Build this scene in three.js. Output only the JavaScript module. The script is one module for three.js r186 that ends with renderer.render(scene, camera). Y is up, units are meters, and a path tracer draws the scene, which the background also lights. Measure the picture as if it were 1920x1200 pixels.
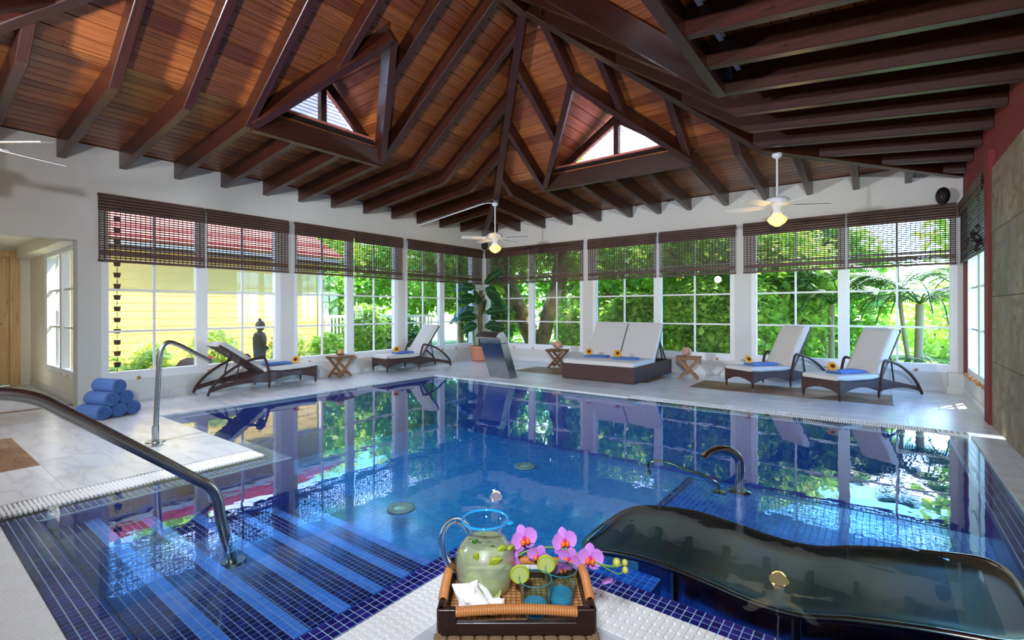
import * as THREE from 'three';
import { RoundedBoxGeometry } from 'three/addons/geometries/RoundedBoxGeometry.js';
import { mergeGeometries } from 'three/addons/utils/BufferGeometryUtils.js';
import { Sky } from 'three/addons/objects/Sky.js';

// ---------- camera, sky, sun, exposure ----------
const scene = new THREE.Scene();
const renderer = new THREE.WebGLRenderer({ antialias: true });
renderer.toneMapping = THREE.LinearToneMapping;
renderer.toneMappingExposure = 1.0;
renderer.shadowMap.enabled = true;
const D2R = Math.PI / 180;
const camera = new THREE.PerspectiveCamera(2 * Math.atan(600 / 907.05) / D2R, 1.6, 0.05, 300);
camera.rotation.order = 'YXZ';
camera.position.set(7.9561, 1.2, 9.3126);
camera.rotation.set(0, 37.1632 * D2R, -0.1451 * D2R);
camera.setViewOffset(1920, 1200, 0, 19, 1920, 1200);

const SUN = new THREE.Vector3(0.25, 0.85, -0.5).normalize();
const sky = new Sky();
sky.name = 'sky';
sky.scale.setScalar(1000);
Object.assign(sky.material.uniforms.turbidity, { value: 3 });
Object.assign(sky.material.uniforms.rayleigh, { value: 1.2 });
Object.assign(sky.material.uniforms.mieCoefficient, { value: 0.004 });
Object.assign(sky.material.uniforms.mieDirectionalG, { value: 0.75 });
sky.material.uniforms.sunPosition.value.copy(SUN).multiplyScalar(1000);
scene.add(sky);
scene.backgroundIntensity = 2.2;
const sun = new THREE.DirectionalLight(0xfff3dc, 22);
sun.name = 'sun';
sun.position.copy(SUN).multiplyScalar(30);
sun.castShadow = true;
Object.assign(sun.shadow.camera, { left: -20, right: 20, top: 20, bottom: -20, far: 80 });
scene.add(sun);

// ---------- helpers ----------
const W = 8.91, L = 11.1;                       // the room, corner of left and back wall at the origin
let seed = 7;
const rnd = () => { seed = (seed + 0x6D2B79F5) | 0; let t = Math.imul(seed ^ (seed >>> 15), 1 | seed); t = (t + Math.imul(t ^ (t >>> 7), 61 | t)) ^ t; return ((t ^ (t >>> 14)) >>> 0) / 4294967296; };
const rr = (a, b) => a + (b - a) * rnd();
const V = (x, y, z) => new THREE.Vector3(x, y, z);
const hash = (x, y, s) => { let h = (x * 374761393 + y * 668265263 + s * 1442695041) | 0; h = Math.imul(h ^ (h >>> 13), 1274126177); return ((h ^ (h >>> 16)) >>> 0) / 4294967296; };
const sm = (t) => t * t * (3 - 2 * t);
function vnoise(x, y, px, py, s = 0) {          // tileable value noise with periods px, py
  const xi = Math.floor(x), yi = Math.floor(y), fx = sm(x - xi), fy = sm(y - yi), m = (a, b) => ((a % b) + b) % b;
  const a = hash(m(xi, px), m(yi, py), s), b = hash(m(xi + 1, px), m(yi, py), s), c = hash(m(xi, px), m(yi + 1, py), s), d = hash(m(xi + 1, px), m(yi + 1, py), s);
  return a + (b - a) * fx + (c - a) * fy + (a - b - c + d) * fx * fy;
}
function fbm(u, v, px, py, o = 4, s = 0) { let t = 0, a = 0.5, n = 0; for (let i = 0; i < o; i++) { t += a * vnoise(u * px, v * py, px, py, s + i); n += a; a *= 0.5; px *= 2; py *= 2; } return t / n; }
const clamp = (x, a = 0, b = 1) => Math.min(b, Math.max(a, x));
const mixc = (a, b, t) => [a[0] + (b[0] - a[0]) * t, a[1] + (b[1] - a[1]) * t, a[2] + (b[2] - a[2]) * t];
function tex(w, h, fn, size = [1, 1], color = true) {   // fn(u, v) gives sRGB 0..255 or one number 0..1; size in metres
  const d = new Uint8Array(w * h * 4);
  for (let y = 0; y < h; y++) for (let x = 0; x < w; x++) {
    const c = fn((x + 0.5) / w, (y + 0.5) / h), i = (y * w + x) * 4;
    if (typeof c === 'number') d[i] = d[i + 1] = d[i + 2] = clamp(c) * 255; else for (let k = 0; k < 3; k++) d[i + k] = clamp(c[k], 0, 255);
    d[i + 3] = 255;
  }
  const t = new THREE.DataTexture(d, w, h);
  t.wrapS = t.wrapT = THREE.RepeatWrapping; t.magFilter = THREE.LinearFilter; t.minFilter = THREE.LinearMipmapLinearFilter; t.generateMipmaps = true;
  if (color) t.colorSpace = THREE.SRGBColorSpace;
  t.repeat.set(1 / size[0], 1 / size[1]); t.needsUpdate = true;
  return t;
}
const std = (color, roughness = 0.8, more = {}) => new THREE.MeshStandardMaterial({ color, roughness, ...more });
const phy = (color, roughness, more = {}) => new THREE.MeshPhysicalMaterial({ color, roughness, ...more });

// geometry: everything becomes non-indexed position + normal + uv so that it can be merged
function nm(g) {
  g = g.index ? g.toNonIndexed() : g;
  if (!g.attributes.normal) g.computeVertexNormals();
  if (!g.attributes.uv) g.setAttribute('uv', new THREE.BufferAttribute(new Float32Array(g.attributes.position.count * 2), 2));
  for (const k of Object.keys(g.attributes)) if (!['position', 'normal', 'uv'].includes(k)) g.deleteAttribute(k);
  g.morphAttributes = {}; g.clearGroups();
  return g;
}
const J = (list) => mergeGeometries(list.map(nm));
function planar(g, axis = 0, ou = 0, ov = 0) {   // uv in metres, u along the given axis where the face holds it
  g = nm(g);
  const p = g.attributes.position, n = g.attributes.normal, uv = g.attributes.uv;
  for (let i = 0; i < p.count; i++) {
    const a = [Math.abs(n.getX(i)), Math.abs(n.getY(i)), Math.abs(n.getZ(i))], m = a.indexOf(Math.max(...a)), r = [0, 1, 2].filter((k) => k !== m);
    if (r[1] === axis) r.reverse();
    const c = [p.getX(i), p.getY(i), p.getZ(i)];
    uv.setXY(i, c[r[0]] + ou, c[r[1]] + ov);
  }
  return g;
}
const at = (g, x = 0, y = 0, z = 0, rx = 0, ry = 0, rz = 0) => { if (rx || ry || rz) g.applyMatrix4(new THREE.Matrix4().makeRotationFromEuler(new THREE.Euler(rx, ry, rz, 'YXZ'))); g.translate(x, y, z); return g; };
const B = (w, h, d, x, y, z, rx, ry, rz) => at(planar(new THREE.BoxGeometry(w, h, d), w >= d && w >= h ? 0 : d >= h ? 2 : 1), x, y, z, rx, ry, rz);
const BX = (x0, x1, y0, y1, z0, z1) => at(planar(new THREE.BoxGeometry(x1 - x0, y1 - y0, z1 - z0)), (x0 + x1) / 2, (y0 + y1) / 2, (z0 + z1) / 2);
const RB = (w, h, d, r, x, y, z, rx, ry, rz, s = 3) => at(planar(new RoundedBoxGeometry(w, h, d, s, r), w >= d && w >= h ? 0 : d >= h ? 2 : 1), x, y, z, rx, ry, rz);
const CY = (rt, rb, h, x, y, z, seg = 16, rx, ry, rz) => at(nm(new THREE.CylinderGeometry(rt, rb, h, seg)), x, y, z, rx, ry, rz);
const SP = (r, x, y, z, sx = 1, sy = 1, sz = 1, w = 14, h = 10) => { const g = nm(new THREE.SphereGeometry(r, w, h)); g.scale(sx, sy, sz); g.computeVertexNormals(); return at(nm(new THREE.SphereGeometry(r, w, h).scale(sx, sy, sz)), x, y, z); };
const TB = (pts, r, seg = 24, rad = 8, closed = false) => nm(new THREE.TubeGeometry(new THREE.CatmullRomCurve3(pts.map((p) => (p.isVector3 ? p : V(...p))), closed, 'centripetal'), seg, r, rad, closed));
const LA = (prof, seg = 24) => nm(new THREE.LatheGeometry(prof.map(([r, y]) => new THREE.Vector2(r, y)), seg));
function EX(pts, depth, bevel = 0, axis = 0) {   // outline in xy, thickness along z about 0
  const s = new THREE.Shape(pts.map(([x, y]) => new THREE.Vector2(x, y)));
  const g = new THREE.ExtrudeGeometry(s, { depth: depth - 2 * bevel, bevelEnabled: bevel > 0, bevelSize: bevel, bevelThickness: bevel, bevelOffset: -bevel, bevelSegments: 1, curveSegments: 8 });
  g.translate(0, 0, -depth / 2 + bevel);
  return planar(g, axis);
}
function BAR(p, q, w, h, up = V(0, 1, 0)) {      // box from p to q, w across and h along up
  p = p.isVector3 ? p : V(...p); q = q.isVector3 ? q : V(...q);
  const x = q.clone().sub(p), len = x.length(); x.normalize();
  const z = x.clone().cross(up).normalize(), y = z.clone().cross(x);
  const g = planar(new THREE.BoxGeometry(len, h, w), 0, p.x + p.z, p.y);
  g.applyMatrix4(new THREE.Matrix4().makeBasis(x, y, z)); g.translate((p.x + q.x) / 2, (p.y + q.y) / 2, (p.z + q.z) / 2);
  return g;
}
function hexa(bot, off) {                        // prism over 3 or 4 corners, shifted by off; uv from along edge 0-1
  const b = bot.map((p) => (p.isVector3 ? p : V(...p))), t = b.map((p) => p.clone().add(off)), n = b.length, pos = [], uv = [];
  const e = b[1].clone().sub(b[0]).normalize(), nn = b[1].clone().sub(b[0]).cross(b[n - 1].clone().sub(b[0])).normalize(), f = nn.clone().cross(e);
  const put = (p, q, r) => { for (const v of [p, q, r]) { pos.push(v.x, v.y, v.z); uv.push(v.dot(e), v.dot(f)); } };
  const flip = nn.dot(off) > 0, tri = (p, q, r) => (flip ? put(p, r, q) : put(p, q, r));
  for (let i = 1; i < n - 1; i++) { tri(b[0], b[i], b[i + 1]); tri(t[0], t[i + 1], t[i]); }
  for (let i = 0; i < n; i++) { const j = (i + 1) % n; tri(b[j], b[i], t[i]); tri(b[j], t[i], t[j]); }
  const g = new THREE.BufferGeometry();
  g.setAttribute('position', new THREE.Float32BufferAttribute(pos, 3)); g.setAttribute('uv', new THREE.Float32BufferAttribute(uv, 2)); g.computeVertexNormals();
  return g;
}
function grid(nu, nv, fn) {                      // smooth surface from fn(u, v) -> [x, y, z]
  const pos = [], uv = [], idx = [];
  for (let j = 0; j <= nv; j++) for (let i = 0; i <= nu; i++) { pos.push(...fn(i / nu, j / nv)); uv.push(i / nu, j / nv); }
  for (let j = 0; j < nv; j++) for (let i = 0; i < nu; i++) { const a = j * (nu + 1) + i; idx.push(a, a + 1, a + nu + 2, a, a + nu + 2, a + nu + 1); }
  const g = new THREE.BufferGeometry();
  g.setAttribute('position', new THREE.Float32BufferAttribute(pos, 3)); g.setAttribute('uv', new THREE.Float32BufferAttribute(uv, 2)); g.setIndex(idx); g.computeVertexNormals();
  return nm(g);
}
// scene graph
const used = new Map();
const numbered = (n) => { const k = used.get(n) ?? 0; used.set(n, k + 1); return k ? n + '_' + String(k).padStart(3, '0') : n; };
function part(name, g, m, parent, label) { const o = new THREE.Mesh(g, m); o.name = name; o.castShadow = o.receiveShadow = true; if (label) o.userData.label = label; parent.add(o); return o; }
function thing(name, label, category, group, pos = [0, 0, 0], turn = 0) {
  const o = new THREE.Group(); o.name = numbered(name); o.userData = { label, category }; if (group) o.userData.group = group;
  o.position.set(...pos); o.rotation.y = turn; scene.add(o); return o;
}
function struct(name, label, category = 'room') { const o = new THREE.Group(); o.name = name; o.userData = { kind: 'structure', label, category }; scene.add(o); return o; }
function copy(src, label, pos, turn = 0) { const c = src.clone(); c.name = numbered(src.name.replace(/_\d{3}$/, '')); c.userData = { ...src.userData, label: label ?? src.userData.label }; c.position.set(...pos); c.rotation.y = turn; scene.add(c); return c; }
// ---------- materials ----------
const woodTex = (dark, light, streak, sd) => tex(512, 256, (u, v) => {
  const warp = fbm(u, v, 3, 4, 3, sd) * 0.9, g = 0.5 + 0.5 * Math.sin((v * 9 + warp * 2.2) * Math.PI * 2), f = fbm(u, v, 4, 90, 3, sd + 9), t = clamp(0.25 * g + 0.75 * f);
  let c = mixc(dark, light, t);
  const k = vnoise(u * 22, v * 16, 22, 16, sd + 21), k2 = fbm(u, v, 5, 40, 3, sd + 31);
  if (k > 0.93) c = mixc(c, streak, clamp((k - 0.93) * 16));
  if (k2 > 0.62) c = mixc(c, streak, clamp((k2 - 0.62) * 2.2));
  return c;
}, [1.6, 0.45]);
const boardTexA = woodTex([104, 52, 22], [176, 104, 50], [58, 26, 12], 3);
const boardTexB = woodTex([122, 66, 30], [190, 120, 62], [64, 30, 14], 33);
const M = {};
M.board = [[boardTexA, 0xffffff], [boardTexB, 0xf2e2d2], [boardTexA, 0xd8c4b0], [boardTexB, 0xfff0dd], [boardTexA, 0xe8d0c0]].map(([map, c]) => phy(c, 0.42, { map, clearcoat: 0.35, clearcoatRoughness: 0.25, bumpMap: map, bumpScale: 0.001 }));
const beamTex = woodTex([42, 15, 7], [78, 32, 15], [24, 9, 5], 55);
M.beam = phy(0xffffff, 0.4, { map: beamTex, clearcoat: 0.35, clearcoatRoughness: 0.22, bumpMap: beamTex, bumpScale: 0.0012 });
M.roof = std(0x24140c, 0.95);
const plTex = tex(256, 256, (u, v) => 0.4 + 0.6 * fbm(u, v, 24, 24, 4, 5), [0.8, 0.8], false);
const plCol = (a, b, sd) => tex(256, 256, (u, v) => mixc(a, b, fbm(u, v, 3, 3, 5, sd)), [2.6, 2.6]);
M.plaster = std(0xffffff, 0.85, { map: plCol([214, 211, 202], [228, 226, 218], 7), bumpMap: plTex, bumpScale: 0.0015 });
M.cream = std(0xffffff, 0.85, { map: plCol([238, 230, 206], [245, 239, 220], 8), bumpMap: plTex, bumpScale: 0.0015 });
M.red = std(0xffffff, 0.75, { map: plCol([118, 40, 32], [136, 52, 42], 9), bumpMap: plTex, bumpScale: 0.002 });
M.white = phy(0xf2f3f4, 0.4, { clearcoat: 0.2 });
M.whitePaint = std(0xf0f0ee, 0.5);
M.glass = phy(0xffffff, 0, { transmission: 1, thickness: 0, ior: 1.45, side: THREE.DoubleSide });
const marTex = tex(512, 512, (u, v) => {
  const w = fbm(u, v, 4, 4, 4, 11), a = Math.abs(fbm(u + w * 0.12, v, 3, 9, 4, 12) - 0.5), ve = clamp(1 - a * 9), soft = fbm(u, v, 5, 12, 4, 14);
  return mixc(mixc([238, 240, 240], [220, 223, 225], soft), [168, 174, 180], ve * ve * 0.4 * clamp(soft * 1.6));
}, [1.3, 1.3]);
M.marble = [0xffffff, 0xf8f9f9, 0xf0f2f4, 0xfbfaf6].map((c) => phy(c, 0.28, { map: marTex, clearcoat: 0.15, clearcoatRoughness: 0.2 }));
const traTex = tex(512, 256, (u, v) => { const a = fbm(u, v, 5, 14, 5, 17), b = fbm(u, v, 14, 40, 3, 18); return mixc(mixc([120, 84, 58], [190, 158, 124], a), [92, 66, 48], clamp((b - 0.55) * 2)); }, [0.9, 0.6]);
M.travertine = [0xffffff, 0xeadfce, 0xd8ccc0].map((c) => std(c, 0.5, { map: traTex, bumpMap: traTex, bumpScale: 0.001 }));
const slaTex = tex(512, 512, (u, v) => { const a = fbm(u, v, 5, 3, 5, 23), b = fbm(u, v, 10, 26, 4, 24), c = fbm(u, v, 3, 6, 3, 26); return mixc(mixc([122, 110, 94], [190, 178, 158], a), mixc([146, 138, 100], [122, 94, 74], c), clamp((b - 0.42) * 2.6)); }, [1.2, 1.6]);
M.slate = [0xffffff, 0xece6de, 0xe0dcd6, 0xf6eee0].map((c) => std(c, 0.62, { map: slaTex, bumpMap: slaTex, bumpScale: 0.004 }));
M.grout = std(0xcac9c6, 0.9);
M.poolShell = std(0x2f6fb4, 0.6);
M.tileGrout = std(0xd9dae0, 0.8);
M.stepGrout = std(0xa3aecb, 0.8);
M.deepGrout = std(0x5b9dca, 0.8);
M.tile = phy(0xffffff, 0.16, { clearcoat: 0.5, clearcoatRoughness: 0.08 });
M.water = phy(0xd8f2fb, 0.0, { transmission: 1, thickness: 0, ior: 1.33, side: THREE.DoubleSide, bumpMap: tex(512, 512, (u, v) => fbm(u, v, 6, 6, 4, 31), [1.6, 1.6], false), bumpScale: 0.0011 });
M.grate = phy(0xf4f4f0, 0.45);
M.steel = phy(0xb4b4b2, 0.16, { metalness: 1 });
const bruTex = tex(256, 256, (u, v) => 0.35 + 0.3 * fbm(u, v, 3, 120, 3, 41), [0.3, 0.3], false);
M.brushed = phy(0xb2b0ac, 0.27, { metalness: 1, roughnessMap: null, bumpMap: bruTex, bumpScale: 0.0003 });
M.bed = phy(0x4b4e4d, 0.3, { metalness: 0.9, bumpMap: bruTex, bumpScale: 0.0003 });
M.black = phy(0x121214, 0.45);
const wicker = (a, b, sd) => { const f = (u, v) => { const i = Math.floor(u * 24), j = Math.floor(v * 24), over = (i + j) % 2, x = (u * 24) % 1, y = (v * 24) % 1; return [over ? Math.sin(x * Math.PI) ** 0.5 * (0.55 + 0.45 * Math.sin(y * Math.PI)) : Math.sin(y * Math.PI) ** 0.5 * (0.55 + 0.45 * Math.sin(x * Math.PI)), hash(i, j, sd)]; };
  return [tex(384, 384, (u, v) => { const [h, r] = f(u, v); return mixc(a, b, clamp(h * 0.75 + r * 0.25)); }, [0.36, 0.36]), tex(384, 384, (u, v) => f(u, v)[0], [0.36, 0.36], false)]; };
const [wkC, wkB] = wicker([30, 17, 14], [92, 60, 52], 3), [wtC, wtB] = wicker([92, 52, 22], [206, 150, 92], 4);
M.wicker = phy(0xffffff, 0.5, { map: wkC, bumpMap: wkB, bumpScale: 0.004, clearcoat: 0.15 });
M.wickerFrame = phy(0x3a2620, 0.5, { map: wkC, bumpMap: wkB, bumpScale: 0.002, color: 0xe8e0dc });
M.rattanFloor = phy(0xffffff, 0.5, { map: wtC, bumpMap: wtB, bumpScale: 0.003 });
M.rattan = phy(0xb87840, 0.4, { clearcoat: 0.3 });
M.darkwood = phy(0x24130d, 0.35, { clearcoat: 0.4, clearcoatRoughness: 0.2 });
const ropeTex = tex(256, 256, (u, v) => mixc([104, 74, 46], [196, 160, 116], fbm(u, v, 8, 40, 4, 61)), [0.12, 0.12]);
M.rope = std(0xffffff, 0.85, { map: ropeTex, bumpMap: ropeTex, bumpScale: 0.002 });
const fabTex = tex(256, 256, (u, v) => 0.5 + 0.25 * Math.sin(u * Math.PI * 128) * Math.sin(v * Math.PI * 128) + 0.3 * (fbm(u, v, 20, 20, 3, 71) - 0.5), [0.2, 0.2], false);
M.cushion = phy(0xd3d1cb, 0.9, { bumpMap: fabTex, bumpScale: 0.0012, sheen: 0.3, sheenColor: new THREE.Color(0.5, 0.5, 0.5) });
const terTex = tex(256, 256, (u, v) => fbm(u, v, 60, 60, 3, 81), [0.2, 0.2], false);
const terCol = tex(256, 256, (u, v) => mixc([72, 112, 186], [112, 154, 220], fbm(u, v, 40, 40, 3, 82)), [0.2, 0.2]);
M.towel = phy(0xffffff, 1, { map: terCol, bumpMap: terTex, bumpScale: 0.006, sheen: 0.5, sheenColor: new THREE.Color(0.3, 0.4, 0.7) });
const teakTex = woodTex([112, 74, 44], [178, 130, 86], [82, 52, 32], 91);
M.teak = phy(0xffffff, 0.6, { map: teakTex, bumpMap: teakTex, bumpScale: 0.0015 });
const doorTex = woodTex([206, 164, 104], [234, 202, 150], [170, 120, 70], 95);
M.door = phy(0xffffff, 0.5, { map: doorTex });
const blTex = woodTex([66, 44, 36], [116, 88, 76], [40, 24, 20], 99);
M.blind = phy(0xffffff, 0.55, { map: blTex, bumpMap: blTex, bumpScale: 0.001 });
M.cord = std(0x2a1a14, 0.85);
M.terracotta = std(0xd28a68, 0.75, { bumpMap: plTex, bumpScale: 0.001 });
M.soil = std(0x2c1d14, 1);
M.leafBanana = phy(0x1f4a24, 0.45, { transmission: 0.15, thickness: 0, side: THREE.DoubleSide, clearcoat: 0.3 });
const barkTex = tex(256, 512, (u, v) => { const a = fbm(u, v, 14, 5, 5, 101); return mixc([96, 72, 52], [196, 168, 136], a); }, [0.8, 1.2]);
M.bark = std(0xffffff, 0.95, { map: barkTex, bumpMap: barkTex, bumpScale: 0.02 });
M.palmBark = std(0x8a8262, 0.9, { bumpMap: barkTex, bumpScale: 0.01 });
M.leaf = phy(0xffffff, 0.75, { transmission: 0.6, thickness: 0, side: THREE.DoubleSide });
M.palm = phy(0x47761f, 0.6, { transmission: 0.4, thickness: 0, side: THREE.DoubleSide });
M.siding = std(0xe6c873, 0.7);
M.trimWhite = std(0xeeeeea, 0.6);
const grsTex = tex(256, 256, (u, v) => mixc([70, 104, 36], [142, 168, 72], fbm(u, v, 24, 24, 4, 111)), [2, 2]);
M.grass = std(0xffffff, 1, { map: grsTex, bumpMap: grsTex, bumpScale: 0.02 });
M.stone = std(0x5a5046, 0.95, { bumpMap: plTex, bumpScale: 0.02 });
M.statue = std(0x4a4238, 0.85, { bumpMap: plTex, bumpScale: 0.01 });
const rtTex = tex(256, 256, (u, v) => { const y = (v * 8) % 1, x = (u * 6 + (Math.floor(v * 8) % 2) * 0.5) % 1; return mixc([190, 92, 74], [222, 138, 116], clamp(0.2 + 0.6 * hash(Math.floor(u * 6 + (Math.floor(v * 8) % 2) * 0.5), Math.floor(v * 8), 5) - (y < 0.1 || x < 0.06 ? 0.5 : 0))); }, [1.8, 1.6]);
M.roofTile = std(0xffffff, 0.85, { map: rtTex });
M.shellPink = phy(0xd9a38c, 0.4, { clearcoat: 0.3 });
M.shellWhite = phy(0xf1ede4, 0.45, { clearcoat: 0.3 });
M.shellTan = phy(0xc98d54, 0.5);
M.petalYellow = phy(0xf0a818, 0.6, { transmission: 0.2, thickness: 0, side: THREE.DoubleSide });
M.flowerEye = std(0x4a1a0c, 0.9);
M.green = phy(0x5a8a3a, 0.6, { side: THREE.DoubleSide });
M.copper = std(0x4e342a, 0.6, { metalness: 0.5 });
M.globe = new THREE.MeshStandardMaterial({ color: 0xffe7a8, roughness: 0.4, emissive: 0xffcf6a, emissiveIntensity: 1.5 });
// ---------- floor ----------
const PX0 = 1.397, PZ0 = 3.056, PX1 = 8.647, PZ1 = 7.34, AX0 = 3.875, AX1 = 6.36, AZ1 = 8.881, EZ = 7.42, GW = 0.24;   // the pool outline
const floor = struct('floor', 'pale veined marble tile deck around the pool', 'floor');
function tileRect(x0, x1, z0, z1, mats, name, pw = 0.6, pd = 0.4, y = 0) {
  let row = 0;
  for (let z = z0; z < z1 - 0.02; z += pd, row++) {
    const ze = Math.min(z + pd, z1);
    let x = x0 - (row % 2 ? pw / 2 : 0);
    for (; x < x1 - 0.02; x += pw) {
      const a = Math.max(x, x0), b = Math.min(x + pw, x1);
      if (b - a < 0.03) continue;
      part(name, planar(hexa([[a + 0.001, y, z + 0.001], [b - 0.001, y, z + 0.001], [b - 0.001, y, ze - 0.001], [a + 0.001, y, ze - 0.001]], V(0, -0.02, 0)), 0, rr(0, 3), rr(0, 3)), mats[Math.floor(rnd() * mats.length)], floor);
    }
  }
}
const mt = 'marble_tile', st = 'stone_inlay_tile';
tileRect(0, W, 0, 0.8, M.marble, mt);
tileRect(0, 2.2, 0.8, 1.7, M.marble, mt); tileRect(2.2, 4.95, 0.8, 1.7, M.travertine, st, 0.46, 0.45); tileRect(4.95, 5.6, 0.8, 1.7, M.marble, mt);
tileRect(5.6, 8.1, 0.8, 1.7, M.travertine, st, 0.5, 0.45); tileRect(8.1, W, 0.8, 1.7, M.marble, mt);
tileRect(0, 5.2, 1.7, PZ0, M.marble, mt, 0.62, 0.45); tileRect(5.2, W, 1.7, 2.9, M.marble, mt);
tileRect(0, PX0, PZ0, L, M.marble, mt, 0.7, 0.5);
tileRect(PX0, AX0 - GW, PZ1, 8.53, M.marble, mt); tileRect(PX0, 2.75, 8.53, 9.6, M.travertine, st, 0.45, 0.36); tileRect(2.75, AX0 - GW, 8.53, 9.6, M.marble, mt); tileRect(PX0, AX0 - GW, 9.6, L, M.marble, mt, 0.75, 0.75);
tileRect(AX0 - GW, AX1 + GW, AZ1 + GW, L, M.marble, mt, 0.75, 0.6); tileRect(AX1 + GW, W, EZ + GW, L, M.marble, mt, 0.75, 0.6);
tileRect(PX1, W, PZ0, EZ + GW, M.marble, 'coping_stone', 0.3, 0.62); tileRect(-3.2, -0.34, 7.75, 9.9, M.marble, mt, 0.75, 0.5); tileRect(-0.34, -0.2, 7.75, 9.9, M.travertine, 'threshold_stone', 0.2, 0.5); tileRect(-0.2, 0, 7.78, 9.7, M.marble, mt, 0.4, 0.6);
{ const g = []; const s = (x0, x1, z0, z1, y1 = -0.019) => g.push(BX(x0, x1, -0.25, y1, z0, z1));
  s(-0.22, W + 0.22, -0.22, 2.89); s(-0.22, 5.2, 2.89, PZ0); s(-0.22, PX0, PZ0, L + 0.22); s(PX0, AX0 - GW, PZ1, L + 0.22); s(AX0 - GW, AX1 + GW, AZ1 + GW, L + 0.22); s(AX1 + GW, W + 0.22, EZ + GW, L + 0.22); s(PX1, W + 0.22, PZ0, EZ + GW); s(-3.42, -0.22, 7.53, 10.1);
  part('slab', J(g), M.grout, floor); g.length = 0;
  s(5.2, PX1, 2.89, PZ0, -0.1); s(AX0 - GW, AX0, PZ1, AZ1 + GW, -0.1); s(AX0, AX1, AZ1, AZ1 + GW, -0.1); s(AX1, AX1 + GW, EZ, AZ1 + GW, -0.1); s(AX1 + GW, PX1, EZ, EZ + GW, -0.1);
  part('drain_channel', J(g), std(0x4a4a46, 0.6), floor); }

// ---------- overflow grates ----------
const EYE = camera.position;
function grate(label, x0, x1, z0, z1, alongX, dotted) {
  const o = thing('overflow_grate', label, 'grate', 'white pool overflow grates'), pitch = dotted ? 0.03 : 0.022, len = alongX ? x1 - x0 : z1 - z0, wid = alongX ? z1 - z0 : x1 - x0, n = Math.floor(len / pitch);
  const slat = dotted ? J([B(0.006, 0.008, wid - 0.012, 0, -0.03, 0), ...[0, 1, 2, 3, 4].map((i) => RB(pitch - 0.002, 0.026, wid / 5 - 0.013, 0.002, 0, -0.015, (i - 2) * wid / 5, 0, 0, 0, 1)), ...[0, 1, 2, 3].map((i) => B(pitch * 0.5, 0.015, 0.02, pitch * 0.24, -0.0095, (i - 1.5) * wid / 5))]) : J([RB(pitch * 0.62, 0.02, wid - 0.012, 0.003, 0, -0.012, 0, 0, 0, 0, 1), B(pitch, 0.01, 0.02, 0, -0.016, 0)]);
  const far = [];
  for (let i = 0; i < n; i++) {
    const s = (i + 0.5) * len / n, x = alongX ? x0 + s : (x0 + x1) / 2, z = alongX ? (z0 + z1) / 2 : z0 + s;
    if (Math.hypot(x - EYE.x, z - EYE.z) < 3.4 && o.children.length < 110) { const m = part('slat', slat, M.grate, o); m.position.set(x, 0, z); if (!alongX) m.rotation.y = Math.PI / 2; }
    else far.push(at(slat.clone(), x, 0, z, 0, alongX ? 0 : Math.PI / 2, 0));
  }
  if (far.length) { const m = part('far_slats', J(far), M.grate, o); m.userData.kind = 'stuff'; }
}
grate('white slatted overflow grate under the tall bent handrail beside the steps', AX0 - GW, AX0, PZ1, AZ1, false, false);
grate('white slatted overflow grate at the top of the pool steps', AX0 - GW, AX1, AZ1, AZ1 + GW, true, false);
grate('white perforated overflow grate between the pool steps and the drinks tray', AX1, AX1 + GW, EZ, AZ1 + GW, false, true);
grate('white perforated overflow grate between the drinks tray and the massage bed', AX1 + GW, PX1, EZ, EZ + GW, true, true);
grate('narrow white slatted overflow grate on the far pool edge below the loungers', 5.2, PX1 - 0.25, 2.9, PZ0, true, false);
{ const o = thing('drain_plate', 'white perforated corner plate where the far grate meets the side coping', 'drain', null, [PX1 - 0.125, 0, 2.978]);
  part('plate', B(0.23, 0.018, 0.15, 0, -0.01, 0), M.grate, o);
  for (let i = 0; i < 5; i++) for (let j = 0; j < 3; j++) part('hole_cap', CY(0.008, 0.008, 0.003, -0.09 + i * 0.045, 0.0, -0.045 + j * 0.045, 8), M.black, o); }

// ---------- walls ----------
function wallSolids(len, hgt, ops, from = 0) {   // solid rectangles [a, b, y0, y1] around openings
  const out = []; let s = from;
  for (const [a, b, y0, y1] of ops) { if (a > s) out.push([s, a, 0, hgt]); if (y0 > 0) out.push([a, b, 0, y0]); out.push([a, b, y1, hgt]); s = b; }
  if (len > s) out.push([s, len, 0, hgt]);
  return out;
}
const WY0 = 0.28, WY1 = 2.64, TH = 0.22, HW = 3.3;
const wl = struct('wall_left', 'white plaster wall with three wide windows and an opening to a side passage', 'wall');
part('plaster', J(wallSolids(L, HW, [[0.34, 2.55, WY0, WY1], [2.73, 4.99, WY0, WY1], [5.21, 7.55, WY0, WY1], [7.78, 9.7, 0, 2.09]], -TH).map(([a, b, y0, y1]) => BX(-TH, 0, y0, y1, a, b))), M.plaster, wl);
const wb = struct('wall_back', 'white plaster wall behind the loungers with three wide windows', 'wall');
part('plaster', J(wallSolids(W + TH, HW, [[0.05, 2.83, WY0, WY1], [3.06, 5.9, WY0, WY1], [6.17, 8.85, WY0, WY1]]).map(([a, b, y0, y1]) => BX(a, b, y0, y1, -TH, 0))), M.plaster, wb);
part('corner_block', J([BX(8.72, W, 0, 0.1, 0, 0.12), BX(8.74, W, 0.1, 0.29, 0, 0.1)]), M.plaster, wb);
const wr = struct('wall_right', 'brick red wall with stone cladding and one narrow window', 'wall');
part('sill_wall', BX(W, W + TH, 0, WY0, 0, 2.1), M.plaster, wr);
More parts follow.
